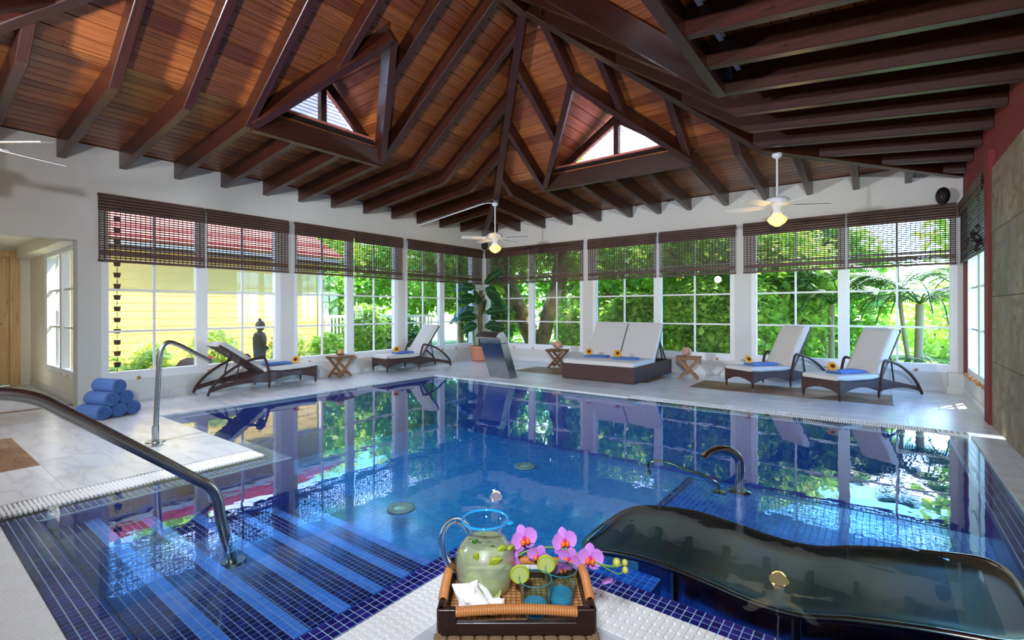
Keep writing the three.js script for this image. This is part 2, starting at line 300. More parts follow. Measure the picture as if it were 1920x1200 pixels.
part('painted_wall', J(wallSolids(L, HW, [[0, 2.1, 0, WY1]]).concat([[0, 0.3, WY0, WY1]]).map(([a, b, y0, y1]) => BX(W, W + TH, y0, y1, a, b)).concat([BX(W - 0.05, W, 0, WY1 + 0.2, 2.1, 2.36)])), M.red, wr);
{ let k = 0; for (let y = 0; y < 2.6; y += 0.66) for (let z = 2.38 - (k % 2) * 0.45; z < L; z += 0.9) { const a = Math.max(z, 2.38), b = Math.min(z + 0.9, L); if (b - a > 0.05) part('stone_panel', planar(RB(0.03, Math.min(0.66, 2.64 - y) - 0.004, b - a - 0.004, 0.003, W - 0.012 - rr(0, 0.004), y + Math.min(0.66, 2.64 - y) / 2, (a + b) / 2, 0, 0, 0, 1), 2, rr(0, 2), rr(0, 2)), M.slate[Math.floor(rnd() * 4)], wr); if (b >= L) k++; } }
const wf = struct('wall_front', 'white plaster wall closing the pool room opposite the loungers', 'wall');
part('plaster', J(wallSolids(W + TH, HW, [], -TH).map(([a, b, y0, y1]) => BX(a, b, y0, y1, L, L + TH))), M.plaster, wf);
for (const [n, g] of [['baseboard_left', [BX(0, 0.012, 0, 0.09, 0.02, 7.78), BX(0, 0.012, 0, 0.09, 9.7, L)]], ['baseboard_back', [BX(0.02, 8.7, 0, 0.09, 0, 0.012)]], ['baseboard_right', [BX(W - 0.012, W, 0, 0.09, 0.14, 2.08)]], ['baseboard_alcove', [BX(-3.2, 0, 0, 0.09, 7.75, 7.762)]]]) part('skirting', J(g), M.marble[3], struct(n, 'low marble skirting along the ' + { baseboard_left: 'left wall under the windows', baseboard_back: 'wall behind the loungers', baseboard_right: 'sill wall next to the stone cladding', baseboard_alcove: 'side passage wall' }[n], 'baseboard'));

// side passage with door
const wa = struct('wall_alcove', 'cream plaster walls and ceiling of the side passage beside the pool', 'wall');
part('plaster', J([...wallSolids(3.2, 2.5, [[0.26, 2.08, 0.31, 2.06]]).map(([a, b, y0, y1]) => BX(-b, Math.min(-a, -TH), y0, y1, 7.56, 7.75)), BX(-3.4, -3.2, 0, 2.5, 7.56, 7.88), BX(-3.4, -3.2, 2.17, 2.5, 7.88, 8.98), BX(-3.4, -3.2, 0, 2.5, 8.98, 10.1), BX(-3.2, -TH, 0, 2.5, 9.9, 10.1)]), M.cream, wa);
part('ceiling_slab', BX(-3.4, -TH, 2.24, 2.34, 7.56, 10.1), M.cream, wa);
part('beam', BX(-3.2, -TH, 2.06, 2.24, 7.75, 7.92), M.cream, wa);
{ const d = struct('door_1', 'pale wooden door with a matching frame in the side passage', 'door');
  part('leaf', RB(0.05, 2.07, 0.89, 0.004, -3.28, 1.035, 8.43), M.door, d); part('panel', RB(0.02, 0.8, 0.5, 0.006, -3.252, 0.6, 8.43), M.door, d); part('panel', RB(0.02, 0.75, 0.5, 0.006, -3.252, 1.55, 8.43), M.door, d);
  part('frame', J([BX(-3.3, -3.17, 0, 2.17, 7.88, 7.99), BX(-3.3, -3.17, 0, 2.17, 8.87, 8.98), BX(-3.3, -3.17, 2.07, 2.17, 7.99, 8.87)]), M.door, d); part('handle', TB([[-3.25, 1.0, 8.08], [-3.2, 1.0, 8.08], [-3.2, 1.0, 8.18]], 0.009, 12, 6), M.steel, d); }

// ---------- windows ----------
const toLocal = { left: [0, 0, Math.PI / 2, (s) => -s], back: [0, 0, 0, (s) => s], right: [W, 0, -Math.PI / 2, (s) => s], front: [0, L, Math.PI, (s) => -s], alcove: [0, 7.75, 0, (s) => s] };
let wn = 0;
const paneGeo = new Map();
function makeWindow(side, a, b, label, y0 = WY0, y1 = WY1, bars = [0.927, 1.478, 2.03], gb = 0.395, sideW = 0.08, mid = 0.15) {
  const [ox, oz, turn, f] = toLocal[side], o = struct('window_' + ++wn, label, 'window');
  o.position.set(ox, 0, oz); o.rotation.y = turn;
  const u0 = Math.min(f(a), f(b)), u1 = Math.max(f(a), f(b)), zf = -0.06, c = (u0 + u1) / 2, gt = y1 - 0.06, bx = (x0, x1, ya, yb, d) => at(planar(new THREE.BoxGeometry(x1 - x0, yb - ya, d)), (x0 + x1) / 2, (ya + yb) / 2, zf);
  part('frame', J([bx(u0, u0 + sideW, y0, y1, 0.1), bx(u1 - sideW, u1, y0, y1, 0.1), bx(u0 + sideW, u1 - sideW, y0, gb, 0.1), bx(u0 + sideW, u1 - sideW, gt, y1, 0.1)]), M.whitePaint, o);
  part('mullion', bx(c - mid / 2, c + mid / 2, gb, gt, 0.09), M.whitePaint, o);
  for (const [h0, h1] of [[u0 + sideW, c - mid / 2], [c + mid / 2, u1 - sideW]]) {
    const m = (h0 + h1) / 2, ys = [gb, ...bars, gt];
    part('muntin', bx(m - 0.014, m + 0.014, gb, gt, 0.03), M.whitePaint, o);
    for (const y of bars) part('muntin', bx(h0, h1, y - 0.014, y + 0.014, 0.034), M.whitePaint, o);
    for (let r = 0; r < ys.length - 1; r++) for (const [p0, p1] of [[h0, m - 0.014], [m + 0.014, h1]]) {
      const pw = p1 - p0, ph = ys[r + 1] - ys[r] - 0.028, k = pw.toFixed(3) + '/' + ph.toFixed(3);
      if (!paneGeo.has(k)) paneGeo.set(k, new THREE.PlaneGeometry(pw + 0.01, ph + 0.012));
      part('pane', paneGeo.get(k), M.glass, o).position.set((p0 + p1) / 2, (ys[r] + ys[r + 1]) / 2, zf);
    }
  }
}
makeWindow('left', 5.21, 7.55, 'wide white window looking on yellow siding and the rain chain');
makeWindow('left', 2.73, 4.99, 'wide white window looking on the white garden fence');
makeWindow('left', 0.34, 2.55, 'wide white window left of the corner with the potted plant');
makeWindow('back', 0.05, 2.83, 'wide white window looking on a thick tree trunk');
makeWindow('back', 3.06, 5.9, 'wide white window behind the double lounger');
makeWindow('back', 6.17, 8.85, 'wide white window looking on two palms');
makeWindow('right', 0.3, 2.1, 'narrow white window next to the stone wall');
makeWindow('alcove', -2.08, -0.26, 'white window in the side passage beside the wooden door', 0.31, 2.06, [0.97, 1.5], 0.4, 0.07, 0.12);

// ---------- woven blinds ----------
const blindGeo = new Map();
function blind(side, a, b, label, top = 2.70, bot = 1.837) {
  const [ox, oz, turn, f] = toLocal[side], o = thing('woven_blind', label, 'blind', 'dark woven wood blinds', [ox, 0, oz], turn), u0 = Math.min(f(a), f(b)), w = Math.abs(b - a), c = u0 + w / 2, key = w.toFixed(2), vb = top - 0.2;
  if (!blindGeo.has(key)) blindGeo.set(key, { val: RB(w, 0.026, 0.01, 0.004, 0, 0, 0, 0.2, 0, 0, 1), reed: B(w - 0.015, 0.0165, 0.005), rail: RB(w, 0.035, 0.02, 0.006, 0, 0, 0, 0, 0, 0, 1) });
  const g = blindGeo.get(key), put = (n, geo, m, x, y, z) => part(n, geo, m, o).position.set(x, y, z);
  put('valance_back', B(w, 0.19, 0.006), M.cord, c, top - 0.11, 0.05); put('head_rail', RB(w, 0.04, 0.04, 0.006, 0, 0, 0, 0, 0, 0, 1), M.blind, c, top - 0.01, 0.03);
  for (let i = 0; i < 5; i++) put('valance_slat', g.val, M.blind, c, top - 0.038 - i * 0.039, 0.062 + (i % 3) * 0.002);
  for (let y = vb - 0.01; y > bot + 0.03; y -= 0.03) put('slat', g.reed, M.blind, c, y, 0.035 + rr(-0.001, 0.001));
  const n = Math.round(w / 0.055); const cordG = B(0.0085, vb - bot + 0.05, 0.004);
  for (let i = 0; i <= n; i++) put('cord', cordG, M.cord, u0 + 0.012 + (w - 0.024) * i / n, (vb + bot) / 2 + 0.025, 0.039);
  for (const y of [bot + 0.13, bot + 0.1]) put('stiffener', g.reed, M.blind, c, y, 0.041);
  put('bottom_rail', g.rail, M.blind, c, bot + 0.012, 0.035);
  return o;
}
blind('left', 6.36, 7.59, 'dark woven blind over the rain chain half of the yellow-siding window');
blind('left', 5.09, 6.34, 'dark woven blind over the statue half of the yellow-siding window');
blind('left', 3.83, 4.99, 'dark woven blind over the fence window half beside the yellow-siding window');
blind('left', 2.64, 3.81, 'dark woven blind over the fence window half above the second lounger');
blind('left', 1.42, 2.51, 'dark woven blind above the backrest of the lounger beside the potted plant');
blind('left', 0.1, 1.4, 'dark woven blind left of the plant corner');
blind('back', 0.1, 1.4, 'dark woven blind right of the plant corner');
blind('back', 1.42, 2.86, 'dark woven blind over the thick tree trunk');
blind('back', 2.97, 4.48, 'dark woven blind above the left half of the double lounger');
blind('back', 4.53, 5.93, 'dark woven blind above the small table right of the double lounger');
blind('back', 6.05, 7.54, 'dark woven blind above the lounger next to the small table');
blind('back', 7.56, 8.84, 'dark woven blind ending at the red wall corner');
{ const o = blind('right', 0.12, 2.04, 'dark woven blind on the red wall beside the stone cladding');
  const p = []; for (let i = 0; i < 26; i++) { const q = V(1.98 + rr(-0.05, 0.05), 1.98 + rr(-0.12, 0.12), 0.09 + rr(-0.03, 0.04)); p.push(TB([q, q.clone().add(V(rr(-0.05, 0.05), rr(-0.06, 0.06), rr(-0.03, 0.03))), q.clone().add(V(rr(-0.06, 0.06), rr(-0.08, 0.02), rr(-0.03, 0.03)))], 0.007, 6, 5)); }
  part('cord_bundle', J(p), M.cord, o); }
// ---------- hipped timber ceiling ----------
const DK = 2.18, YE = 3.07, YK = 3.31, SL = 0.70, RD = 0.24, HALF = W / 2, YA = YK + SL * (HALF - DK);
const yb = (d) => (d < DK ? YE + (YK - YE) * d / DK : YK + SL * (d - DK));
const ceiling = struct('ceiling', 'hipped ceiling of varnished boards and dark rafters', 'ceiling');
const S = {
  left: { p: (s, d, y) => V(d, y, s), len: L, turn: 0, o: (s) => [0, 0, s] },
  right: { p: (s, d, y) => V(W - d, y, s), len: L, turn: Math.PI, o: (s) => [W, 0, s] },
  back: { p: (s, d, y) => V(s, y, d), len: W, turn: -Math.PI / 2, o: (s) => [s, 0, 0] },
  front: { p: (s, d, y) => V(s, y, L - d), len: W, turn: Math.PI / 2, o: (s) => [s, 0, L] },
};
const DD = DK + (HALF - DK) * 10 / 17;
const dormers = { left: { a: 4.86, b: 6.66, c: 5.74, d: DD }, back: { a: 3.32, b: 5.81, c: 4.62, d: DD }, right: { a: 4.28, b: 6.5, c: 5.4, d: DD } };
const hole = (D, d) => { if (!D || d < DK || d > D.d) return null; const t = (d - DK) / (D.d - DK); return [D.a + (D.c - D.a) * t, D.b + (D.c - D.b) * t]; };
const deck = [], tiled = [];
for (const [side, s] of Object.entries(S)) {
  const D = dormers[side], bands = [];
  for (let i = 0; i < 16; i++) bands.push([DK * i / 16, DK * (i + 1) / 16]);
  for (let i = 0; i < 17; i++) bands.push([DK + (HALF - DK) * i / 17, DK + (HALF - DK) * (i + 1) / 17]);
  for (const [d0, d1] of bands) {
    const g = 0.0055, e0 = d0 + g, e1 = d1 - g, h0 = hole(D, d0 + 1e-6), h1 = hole(D, d1 - 1e-6), up = V(0, 0.022, 0);
    const runs = h0 || h1 ? [[d0, d1, (h0 || [D.c, D.c])[0], (h1 || [D.c, D.c])[0], 0], [d0, d1, (h0 || [D.c, D.c])[1], (h1 || [D.c, D.c])[1], 1]] : [null];
    for (const r of runs) {
      let a0 = d0, b0 = s.len - d0, a1 = d1, b1 = s.len - d1;
      if (r) { if (r[4]) { a0 = r[2]; a1 = r[3]; } else { b0 = r[2]; b1 = r[3]; } }
      if (b0 - a0 < 0.02) continue;
      const q = [s.p(a0, e0, yb(e0) + RD), s.p(b0, e0, yb(e0) + RD), s.p(b1, e1, yb(e1) + RD), s.p(a1, e1, yb(e1) + RD)];
      const geo = hexa(q, up), uv = geo.attributes.uv, ou = rr(0, 4), ov = rr(0, 4);
      for (let i = 0; i < uv.count; i++) uv.setXY(i, uv.getX(i) + ou, uv.getY(i) + ov);
      part('ceiling_board', geo, M.board[Math.floor(rnd() * 5)], ceiling);
      const y = 0.034; deck.push(hexa([s.p(a0, d0, yb(d0) + RD + y), s.p(b0, d0, yb(d0) + RD + y), s.p(b1, d1, yb(d1) + RD + y), s.p(a1, d1, yb(d1) + RD + y)], V(0, 0.05, 0)));
      if (d1 < DK + 0.01) tiled.push(hexa([s.p(a0, d0, yb(d0) + RD + 0.09), s.p(b0, d0, yb(d0) + RD + 0.09), s.p(b1, d1, yb(d1) + RD + 0.09), s.p(a1, d1, yb(d1) + RD + 0.09)], V(0, 0.03, 0)));
    }
  }
  const o = side === 'right' ? 1.7 : side === 'back' ? 2.0 : 1.0, y1 = YE + RD, y0 = y1 - o * (YK - YE) / DK;                     // eaves outside
  deck.push(hexa([s.p(-1, -o, y0), s.p(s.len + 1, -o, y0), s.p(s.len, 0, y1), s.p(0, 0, y1)], V(0, 0.08, 0)));
}
part('roof_deck', J(deck), M.roof, ceiling); part('roof_tiles', J(tiled), M.roofTile, ceiling, 'red roof tiles outside');
function rafter(side, s, d0, d1) {               // d0..d1 from the wall, follows the bend
  const q = S[side], pts = []; if (d1 - d0 < 0.1) return;
  const ds = [d0, ...(d0 < DK && d1 > DK ? [DK] : []), d1];
  for (const d of ds) pts.push([d, yb(d)]); for (const d of ds.reverse()) pts.push([d, yb(d) + RD]);
  const m = part('rafter', EX(pts, 0.085, 0.006), M.beam, ceiling);
  m.position.set(...q.o(s)); m.rotation.y = q.turn;
}
const lists = { left: [0.82, 1.51, 2.19, 2.87, 3.55, 4.24, 4.86, 5.46, 6.09, 6.70, 7.32, 7.93, 8.55, 9.2, 9.85, 10.45], back: [0.42, 1.12, 1.83, 2.54, 3.24, 3.94, 4.53, 5.11, 5.77, 6.42, 7.06, 7.68, 8.31], right: [0.27, 0.95, 1.62, 2.3, 3.0, 3.62, 4.26, 4.9, 5.5, 6.1, 6.6, 7.3, 8, 8.7, 9.4, 10.1], front: [0.6, 1.3, 2.0, 2.7, 3.4, 4.1, 4.8, 5.5, 6.2, 6.9, 7.6, 8.3] };
for (const [side, list] of Object.entries(lists)) for (const s of list) {
  const D = dormers[side], end = Math.min(HALF, s, S[side].len - s) - 0.03, inD = D && s > D.a + 0.15 && s < D.b - 0.15;
  if (!inD) rafter(side, s, 0.001, end);
  else { rafter(side, s, 0.001, DK - 0.02); const t = s < D.c ? (s - D.a) / (D.c - D.a) : (D.b - s) / (D.b - D.c); rafter(side, Math.abs(s - D.c) < 0.22 ? D.c : s, DK + (D.d - DK) * (Math.abs(s - D.c) < 0.22 ? 1 : t) + 0.02, end); }
}
for (const [cx, cz, ax] of [[0, 0, Math.PI * -0.25], [W, 0, Math.PI * -0.75], [0, L, Math.PI * 0.25], [W, L, Math.PI * 0.75]]) {   // hips
  const q = Math.SQRT2, pts = [[0, YE - 0.02], [DK * q, YK - 0.03], [HALF * q, YA - 0.03], [HALF * q, YA + RD], [DK * q, YK + RD], [0, YE + RD]];
  const m = part('hip_rafter', EX(pts, 0.11, 0.008), M.beam, ceiling); m.position.set(cx, 0, cz); m.rotation.y = ax;
}
part('ridge_beam', B(0.11, 0.3, L - W + 0.1, HALF, YA + 0.1, L / 2), M.beam, ceiling);
for (const [side, D] of Object.entries(dormers)) {   // gabled vents let into the slopes
  const q = S[side].p, o = new THREE.Group(); o.name = 'vent_dormer'; ceiling.add(o);
  const yt = yb(D.d), A = (dy = 0, dd = 0) => q(D.a, DK + dd, YK + dy), Bq = (dy = 0, dd = 0) => q(D.b, DK + dd, YK + dy), G = (dy = 0, dd = 0) => q(D.c, DK + dd, yt + dy), Vv = (dy = 0) => q(D.c, D.d, yt + dy);
  const inn = q(0, 1, 0).sub(q(0, 0, 0));
  part('base_beam', BAR(A(0.09), Bq(0.09), 0.09, 0.24), M.beam, o);
  for (const P of [A, Bq]) {
    const n = Vv().sub(P()).cross(q(1, 0, 0).sub(q(0, 0, 0))).normalize(), upv = q(0, 1, SL).sub(q(0, 0, 0)).cross(q(1, 0, 0).sub(q(0, 0, 0))).normalize(); if (upv.y < 0) upv.negate();
    part('valley_beam', BAR(P(0.1), Vv(0.1), 0.085, 0.24, upv), M.beam, o);
    part('gable_rafter', BAR(P(0.16, -0.08), G(0.02, -0.08), 0.07, 0.13), M.beam, o);
    const nb = 10;                                // boards of the little roof, parallel to its ridge
    for (let i = 0; i < nb; i++) {
      const t0 = i / nb + 0.004, t1 = (i + 1) / nb - 0.004, a = (t) => P(0.2, -0.2).lerp(G(0.2, -0.2), t), b = (t) => P(0.2).lerp(Vv(0.2), t);
      part('dormer_board', hexa([a(t0), b(t0), b(t1), a(t1)], V(0, 0.02, 0)), M.board[i % 5], o);
    }
    part('dormer_deck', hexa([P(0.225, -0.3), P(0.225), Vv(0.225), G(0.225, -0.3)], V(0, 0.05, 0)), M.roof, o);
  }
  part('king_post', BAR(q(D.c, DK - 0.06, YK + 0.18), q(D.c, DK - 0.06, yt), 0.08, 0.08, inn), M.beam, o);
  const y0 = YK + 0.2, yTop = yt + 0.08, n = 17;
  for (let i = 0; i < n; i++) {
    const y = y0 + (yTop - y0) * (i + 0.5) / n, t = (y - YK - 0.0) / (yt - YK + 0.12), s0 = D.a + (D.c - D.a) * t + 0.05, s1 = D.b + (D.c - D.b) * t - 0.05;
    if (s1 - s0 > 0.06) part('louvre_slat', BAR(q(s0, DK - 0.17, y), q(s1, DK - 0.17, y), 0.06, 0.006, V(0, 1, 0).addScaledVector(inn, -0.8).normalize()), M.white, o);
  }
  part('louvre_frame', J([BAR(A(0.2, -0.16), Bq(0.2, -0.16), 0.04, 0.04), BAR(A(0.2, -0.16), G(0.12, -0.16), 0.04, 0.03), BAR(Bq(0.2, -0.16), G(0.12, -0.16), 0.04, 0.03)]), M.white, o);
}
// white cable conduit to the corner fan
part('cable_conduit', J([TB([[0.05, 3.02, 2.22], [1.9, 3.245, 2.22]], 0.013, 4, 6), TB([[1.9, 3.245, 2.22], [2.0, 3.26, 2.1], [2.03, 3.2, 2.05]], 0.01, 6, 6)]), M.white, ceiling);

// ---------- ceiling fans ----------
function fan(x, z, label, turn, y = 3.27) {
  const o = thing('ceiling_fan', label, 'fan', 'white ceiling fans', [x, y, z], turn);
  part('canopy', LA([[0.001, 0.01], [0.065, 0.005], [0.06, -0.035], [0.03, -0.06], [0.001, -0.062]], 20), M.white, o);
  part('downrod', CY(0.013, 0.013, 0.56, 0, -0.32, 0, 10), M.white, o);
  part('motor_housing', LA([[0.001, -0.58], [0.1, -0.585], [0.145, -0.61], [0.145, -0.66], [0.1, -0.69], [0.06, -0.7], [0.055, -0.76], [0.001, -0.76]], 28), M.white, o);
  for (let i = 0; i < 5; i++) {
    const a = i / 5 * Math.PI * 2, b = part('blade', RB(0.48, 0.008, 0.125, 0.004, 0.42, -0.685, 0, 0.28, 0, 0, 1), M.white, o); b.rotation.y = a;
    part('blade_iron', J([B(0.14, 0.006, 0.03, 0.16, -0.678, 0), B(0.05, 0.006, 0.09, 0.22, -0.678, 0, 0.2)]), M.white, b);
  }
  part('lamp_fitter', LA([[0.001, -0.755], [0.05, -0.755], [0.062, -0.78], [0.062, -0.81], [0.001, -0.81]], 20), M.white, o);
  part('lamp_globe', LA([[0.001, -0.8], [0.055, -0.805], [0.075, -0.825], [0.115, -0.86], [0.118, -0.885], [0.09, -0.925], [0.03, -0.965], [0.001, -0.97]], 24), M.globe, o, 'glowing cream glass lamp shade');
  part('pull_chain', CY(0.002, 0.002, 0.16, 0.07, -0.86, 0.03, 5), M.steel, o);
  const l = new THREE.PointLight(0xffc978, 0.9); l.name = 'fan_lamp'; l.position.set(0, -0.88, 0); l.castShadow = true; l.shadow.radius = 5; o.add(l);
}
fan(2.03, 2.03, 'white ceiling fan with lit globe hanging over the plant corner', 0.3);
fan(W - 2.03, 2.03, 'white ceiling fan with lit globe hanging over the loungers near the red wall', 0.5);
fan(2.0, L - 2.25, 'white ceiling fan above the side passage opening', 0.65);
// ---------- pool ----------
const WATER = -0.012, BW = 0.144, DEEP = -0.85;
const pool = struct('pool_basin', 'mosaic tiled swimming pool with steps, shelf and violet border', 'pool');
const tilesOut = [];                              // [x, y, z, quarter turn about x or z, colour class]
const PITCH = 0.036;
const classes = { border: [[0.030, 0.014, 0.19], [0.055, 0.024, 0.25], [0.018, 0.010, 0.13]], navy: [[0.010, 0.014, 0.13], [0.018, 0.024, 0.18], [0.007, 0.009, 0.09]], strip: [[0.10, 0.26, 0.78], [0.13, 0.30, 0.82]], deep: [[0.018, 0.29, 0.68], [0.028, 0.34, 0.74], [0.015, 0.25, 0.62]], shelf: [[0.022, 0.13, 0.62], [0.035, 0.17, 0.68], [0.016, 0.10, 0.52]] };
function pave(x0, x1, z0, z1, y, cls) {
  const nx = Math.max(1, Math.round((x1 - x0) / PITCH)), nz = Math.max(1, Math.round((z1 - z0) / PITCH)), px = (x1 - x0) / nx, pz = (z1 - z0) / nz;
  for (let i = 0; i < nx; i++) for (let j = 0; j < nz; j++) tilesOut.push([x0 + (i + 0.5) * px, y, z0 + (j + 0.5) * pz, cls, px / PITCH, pz / PITCH]);
}
const shell = [], dark = [];
const solid = (x0, x1, z0, z1, y, y0 = DEEP - 0.1) => BX(x0, x1, y0, y - 0.0013, z0, z1);
const rim = (x0, x1, z0, z1) => { shell.push(solid(x0, x1, z0, z1, -0.03)); pave(x0, x1, z0, z1, -0.03, 'border'); };
rim(PX0, PX0 + BW, PZ0, PZ1); rim(PX0 + BW, PX1 - BW, PZ0, PZ0 + BW); rim(PX1 - BW, PX1, PZ0, EZ); rim(PX0 + BW, AX0 + BW, PZ1 - BW, PZ1);
rim(AX0, AX0 + BW, PZ1, AZ1); rim(AX0 + BW, AX1 - BW, AZ1 - BW, AZ1); rim(AX1 - BW, AX1, EZ, AZ1); rim(AX1 - BW, PX1 - BW, EZ - BW, EZ);
part('rim_bed', J(shell), M.tileGrout, pool);
const lining = tex(256, 256, (u, v) => { const x = (u * 8) % 1, y = (v * 8) % 1; return x < 0.09 || y < 0.09 ? [52, 84, 150] : mixc([16, 44, 120], [26, 66, 150], hash(Math.floor(u * 8), Math.floor(v * 8), 9)); }, [PITCH * 8, PITCH * 8]);
M.lining = phy(0xffffff, 0.3, { map: lining });
const T = 0.02, wall = [];                        // tiled inner faces below the rim
wall.push(BX(PX0 + BW, PX0 + BW + T, DEEP, -0.04, PZ0 + BW, PZ1 - BW), BX(PX0 + BW + T, PX1 - BW - T, DEEP, -0.04, PZ0 + BW, PZ0 + BW + T), BX(PX1 - BW - T, PX1 - BW, DEEP, -0.04, PZ0 + BW, EZ - BW), BX(PX0 + BW + T, AX0 + BW, DEEP, -0.04, PZ1 - BW - T, PZ1 - BW), BX(AX1 - BW, PX1 - BW - T, DEEP, -0.04, EZ - BW - T, EZ - BW), BX(AX0 + BW, AX0 + BW + T, DEEP, -0.04, PZ1 - BW, AZ1 - BW), BX(AX1 - BW - T, AX1 - BW, DEEP, -0.04, EZ - BW, AZ1 - BW), BX(AX0 + BW, AX1 - BW, DEEP, -0.04, AZ1 - BW - T, AZ1 - BW));
part('lining', J(wall), M.lining, pool);
part('bottom', J([BX(PX0, PX1, DEEP - 0.1, DEEP - 0.0013, PZ0, EZ), BX(AX0, AX1, DEEP - 0.1, DEEP - 0.0013, EZ, AZ1), BX(PX0, AX0, DEEP - 0.1, DEEP - 0.0013, EZ, PZ1)]), M.deepGrout, pool);
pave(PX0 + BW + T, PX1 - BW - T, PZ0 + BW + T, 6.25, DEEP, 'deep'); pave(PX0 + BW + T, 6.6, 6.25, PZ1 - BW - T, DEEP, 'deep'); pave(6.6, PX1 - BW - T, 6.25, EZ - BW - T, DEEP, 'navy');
let zPrev = AZ1 - BW - T;
for (let i = 0; i < 6; i++) {                     // steps go down away from the near deck
  const z = 8.46 - 0.28 * i, y = -0.1 - 0.075 * i, x0 = AX0 + BW + T, x1 = AX1 - BW - T;
  part('step', solid(x0, x1, z, zPrev, y), M.stepGrout, pool);
  pave(x0, x1, z + 0.072, zPrev, y, 'navy'); pave(x0, x1, z, z + 0.072, y, 'strip');
  for (let k = 0; k < 2; k++) tilesOut.push(); zPrev = z;
}
const sh = [6.68, PX1 - BW - T, 5.2, 6.25];
part('shelf', solid(...sh, -0.208), M.lining, pool); part('shelf_bed', solid(...sh, -0.2, -0.2095), M.deepGrout, pool);
pave(sh[0], sh[0] + 0.072, sh[2], sh[3], -0.2, 'border'); pave(sh[0] + 0.072, sh[1], sh[2], sh[3], -0.2, 'shelf');
part('shelf', solid(6.5, 7.08, 6.93, EZ - BW - T, -0.158), M.lining, pool); part('shelf_bed', solid(6.5, 7.08, 6.93, EZ - BW - T, -0.15, -0.1595), M.deepGrout, pool); pave(6.5, 7.08, 6.93, EZ - BW - T, -0.15, 'shelf');
{ const geo = new THREE.BoxGeometry(PITCH * 0.87, 0.006, PITCH * 0.87).translate(0, -0.003, 0), mats = {};
  for (const [k, list] of Object.entries(classes)) mats[k] = list.map((c) => { const m = M.tile.clone(); m.color.setRGB(...c); return m; });
  const dist = (t) => Math.hypot(t[0] - EYE.x, t[2] - EYE.z), f = V(-Math.sin(37.16 * D2R), 0, -Math.cos(37.16 * D2R)), r = V(f.z * -1, 0, f.x);
  const inView = (t) => { const dx = t[0] - EYE.x, dz = t[2] - EYE.z, d = dx * f.x + dz * f.z, l = dx * r.x + dz * r.z; return d > 1.2 && Math.abs(l / d) < 1.05 && 1.2 / d < 0.68; };
  const all = tilesOut.filter((t) => t), near = new Set(all.filter((t) => (t[3] === 'border' || t[3] === 'navy') && inView(t)).sort((a, b) => dist(a) - dist(b)).slice(0, 300));
  const rest = all.filter((t) => !near.has(t));
  for (const t of near) part('mosaic_tile', geo, mats[t[3]][Math.floor(rnd() * mats[t[3]].length)], pool).position.set(t[0], t[1], t[2]), pool.children[pool.children.length - 1].scale.set(t[4], 1, t[5]);
  const im = new THREE.InstancedMesh(geo, M.tile, rest.length), m4 = new THREE.Matrix4(), c = new THREE.Color(); im.name = 'mosaic_tiles'; im.userData.kind = 'stuff'; im.castShadow = im.receiveShadow = true;
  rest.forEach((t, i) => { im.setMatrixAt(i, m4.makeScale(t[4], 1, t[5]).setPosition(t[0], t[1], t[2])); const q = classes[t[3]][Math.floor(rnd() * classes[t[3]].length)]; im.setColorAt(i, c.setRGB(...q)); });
  pool.add(im); }
{ const s = new THREE.Shape([[PX0, PZ0], [PX1, PZ0], [PX1, EZ], [AX1, EZ], [AX1, AZ1], [AX0, AZ1], [AX0, PZ1], [PX0, PZ1]].map(([x, z]) => new THREE.Vector2(x, -z)));
  const g = new THREE.ShapeGeometry(s); g.rotateX(-Math.PI / 2); g.translate(0, WATER, 0);
  const o = new THREE.Mesh(g, M.water); o.name = 'pool_water'; o.userData = { label: 'still clear water filling the mosaic pool', category: 'water', kind: 'stuff' }; scene.add(o); }

// pool lights in the floor
for (const [x, z, l] of [[4.27, 4.18, 'round pool floor light nearer the waterfall blade'], [4.02, 6.03, 'round pool floor light near the foot of the steps']]) {
  const o = thing('pool_light', l, 'pool light', 'round lights in the pool floor', [x, DEEP, z]);
  part('ring', LA([[0.075, 0.001], [0.14, 0.001], [0.14, 0.014], [0.12, 0.02], [0.085, 0.02], [0.075, 0.012]], 28), std(0x93ab9c, 0.5), o); part('lens', LA([[0.001, 0.022], [0.05, 0.018], [0.08, 0.01], [0.08, 0.0]], 24), phy(0xbfd6b0, 0.2), o);
}
// steel swan neck spout
{ const o = thing('swan_neck_spout', 'polished steel swan neck water spout rising from the shallow shelf', 'spout', null, [7.1, -0.2, 5.3], 37.16 * D2R);
  part('base_flange', LA([[0.001, 0], [0.085, 0], [0.085, 0.01], [0.05, 0.02], [0.001, 0.02]], 24), M.steel, o);
  const nk = new THREE.CatmullRomCurve3([[0, 0, 0], [0.004, 0.14, 0], [0, 0.24, 0], [-0.03, 0.285, 0], [-0.09, 0.318, 0], [-0.16, 0.325, 0], [-0.22, 0.308, 0], [-0.275, 0.268, 0]].map((p) => V(...p)));
  part('neck', grid(40, 14, (u, v) => { const p = nk.getPointAt(u), t = nk.getTangentAt(u), n = V(-t.y, t.x, 0), k = u > 0.62 ? (u - 0.62) / 0.38 : 0, ry = 0.033 * (1 - 0.62 * k), rz = 0.033 * (1 + 0.5 * k), a = v * Math.PI * 2; return [p.x + n.x * ry * Math.cos(a), p.y + n.y * ry * Math.cos(a), rz * Math.sin(a)]; }), M.steel, o);
  part('mouth', at(B(0.006, 0.012, 0.06, -0.274, 0.268, 0, 0, 0, 0.6)), M.black, o); }
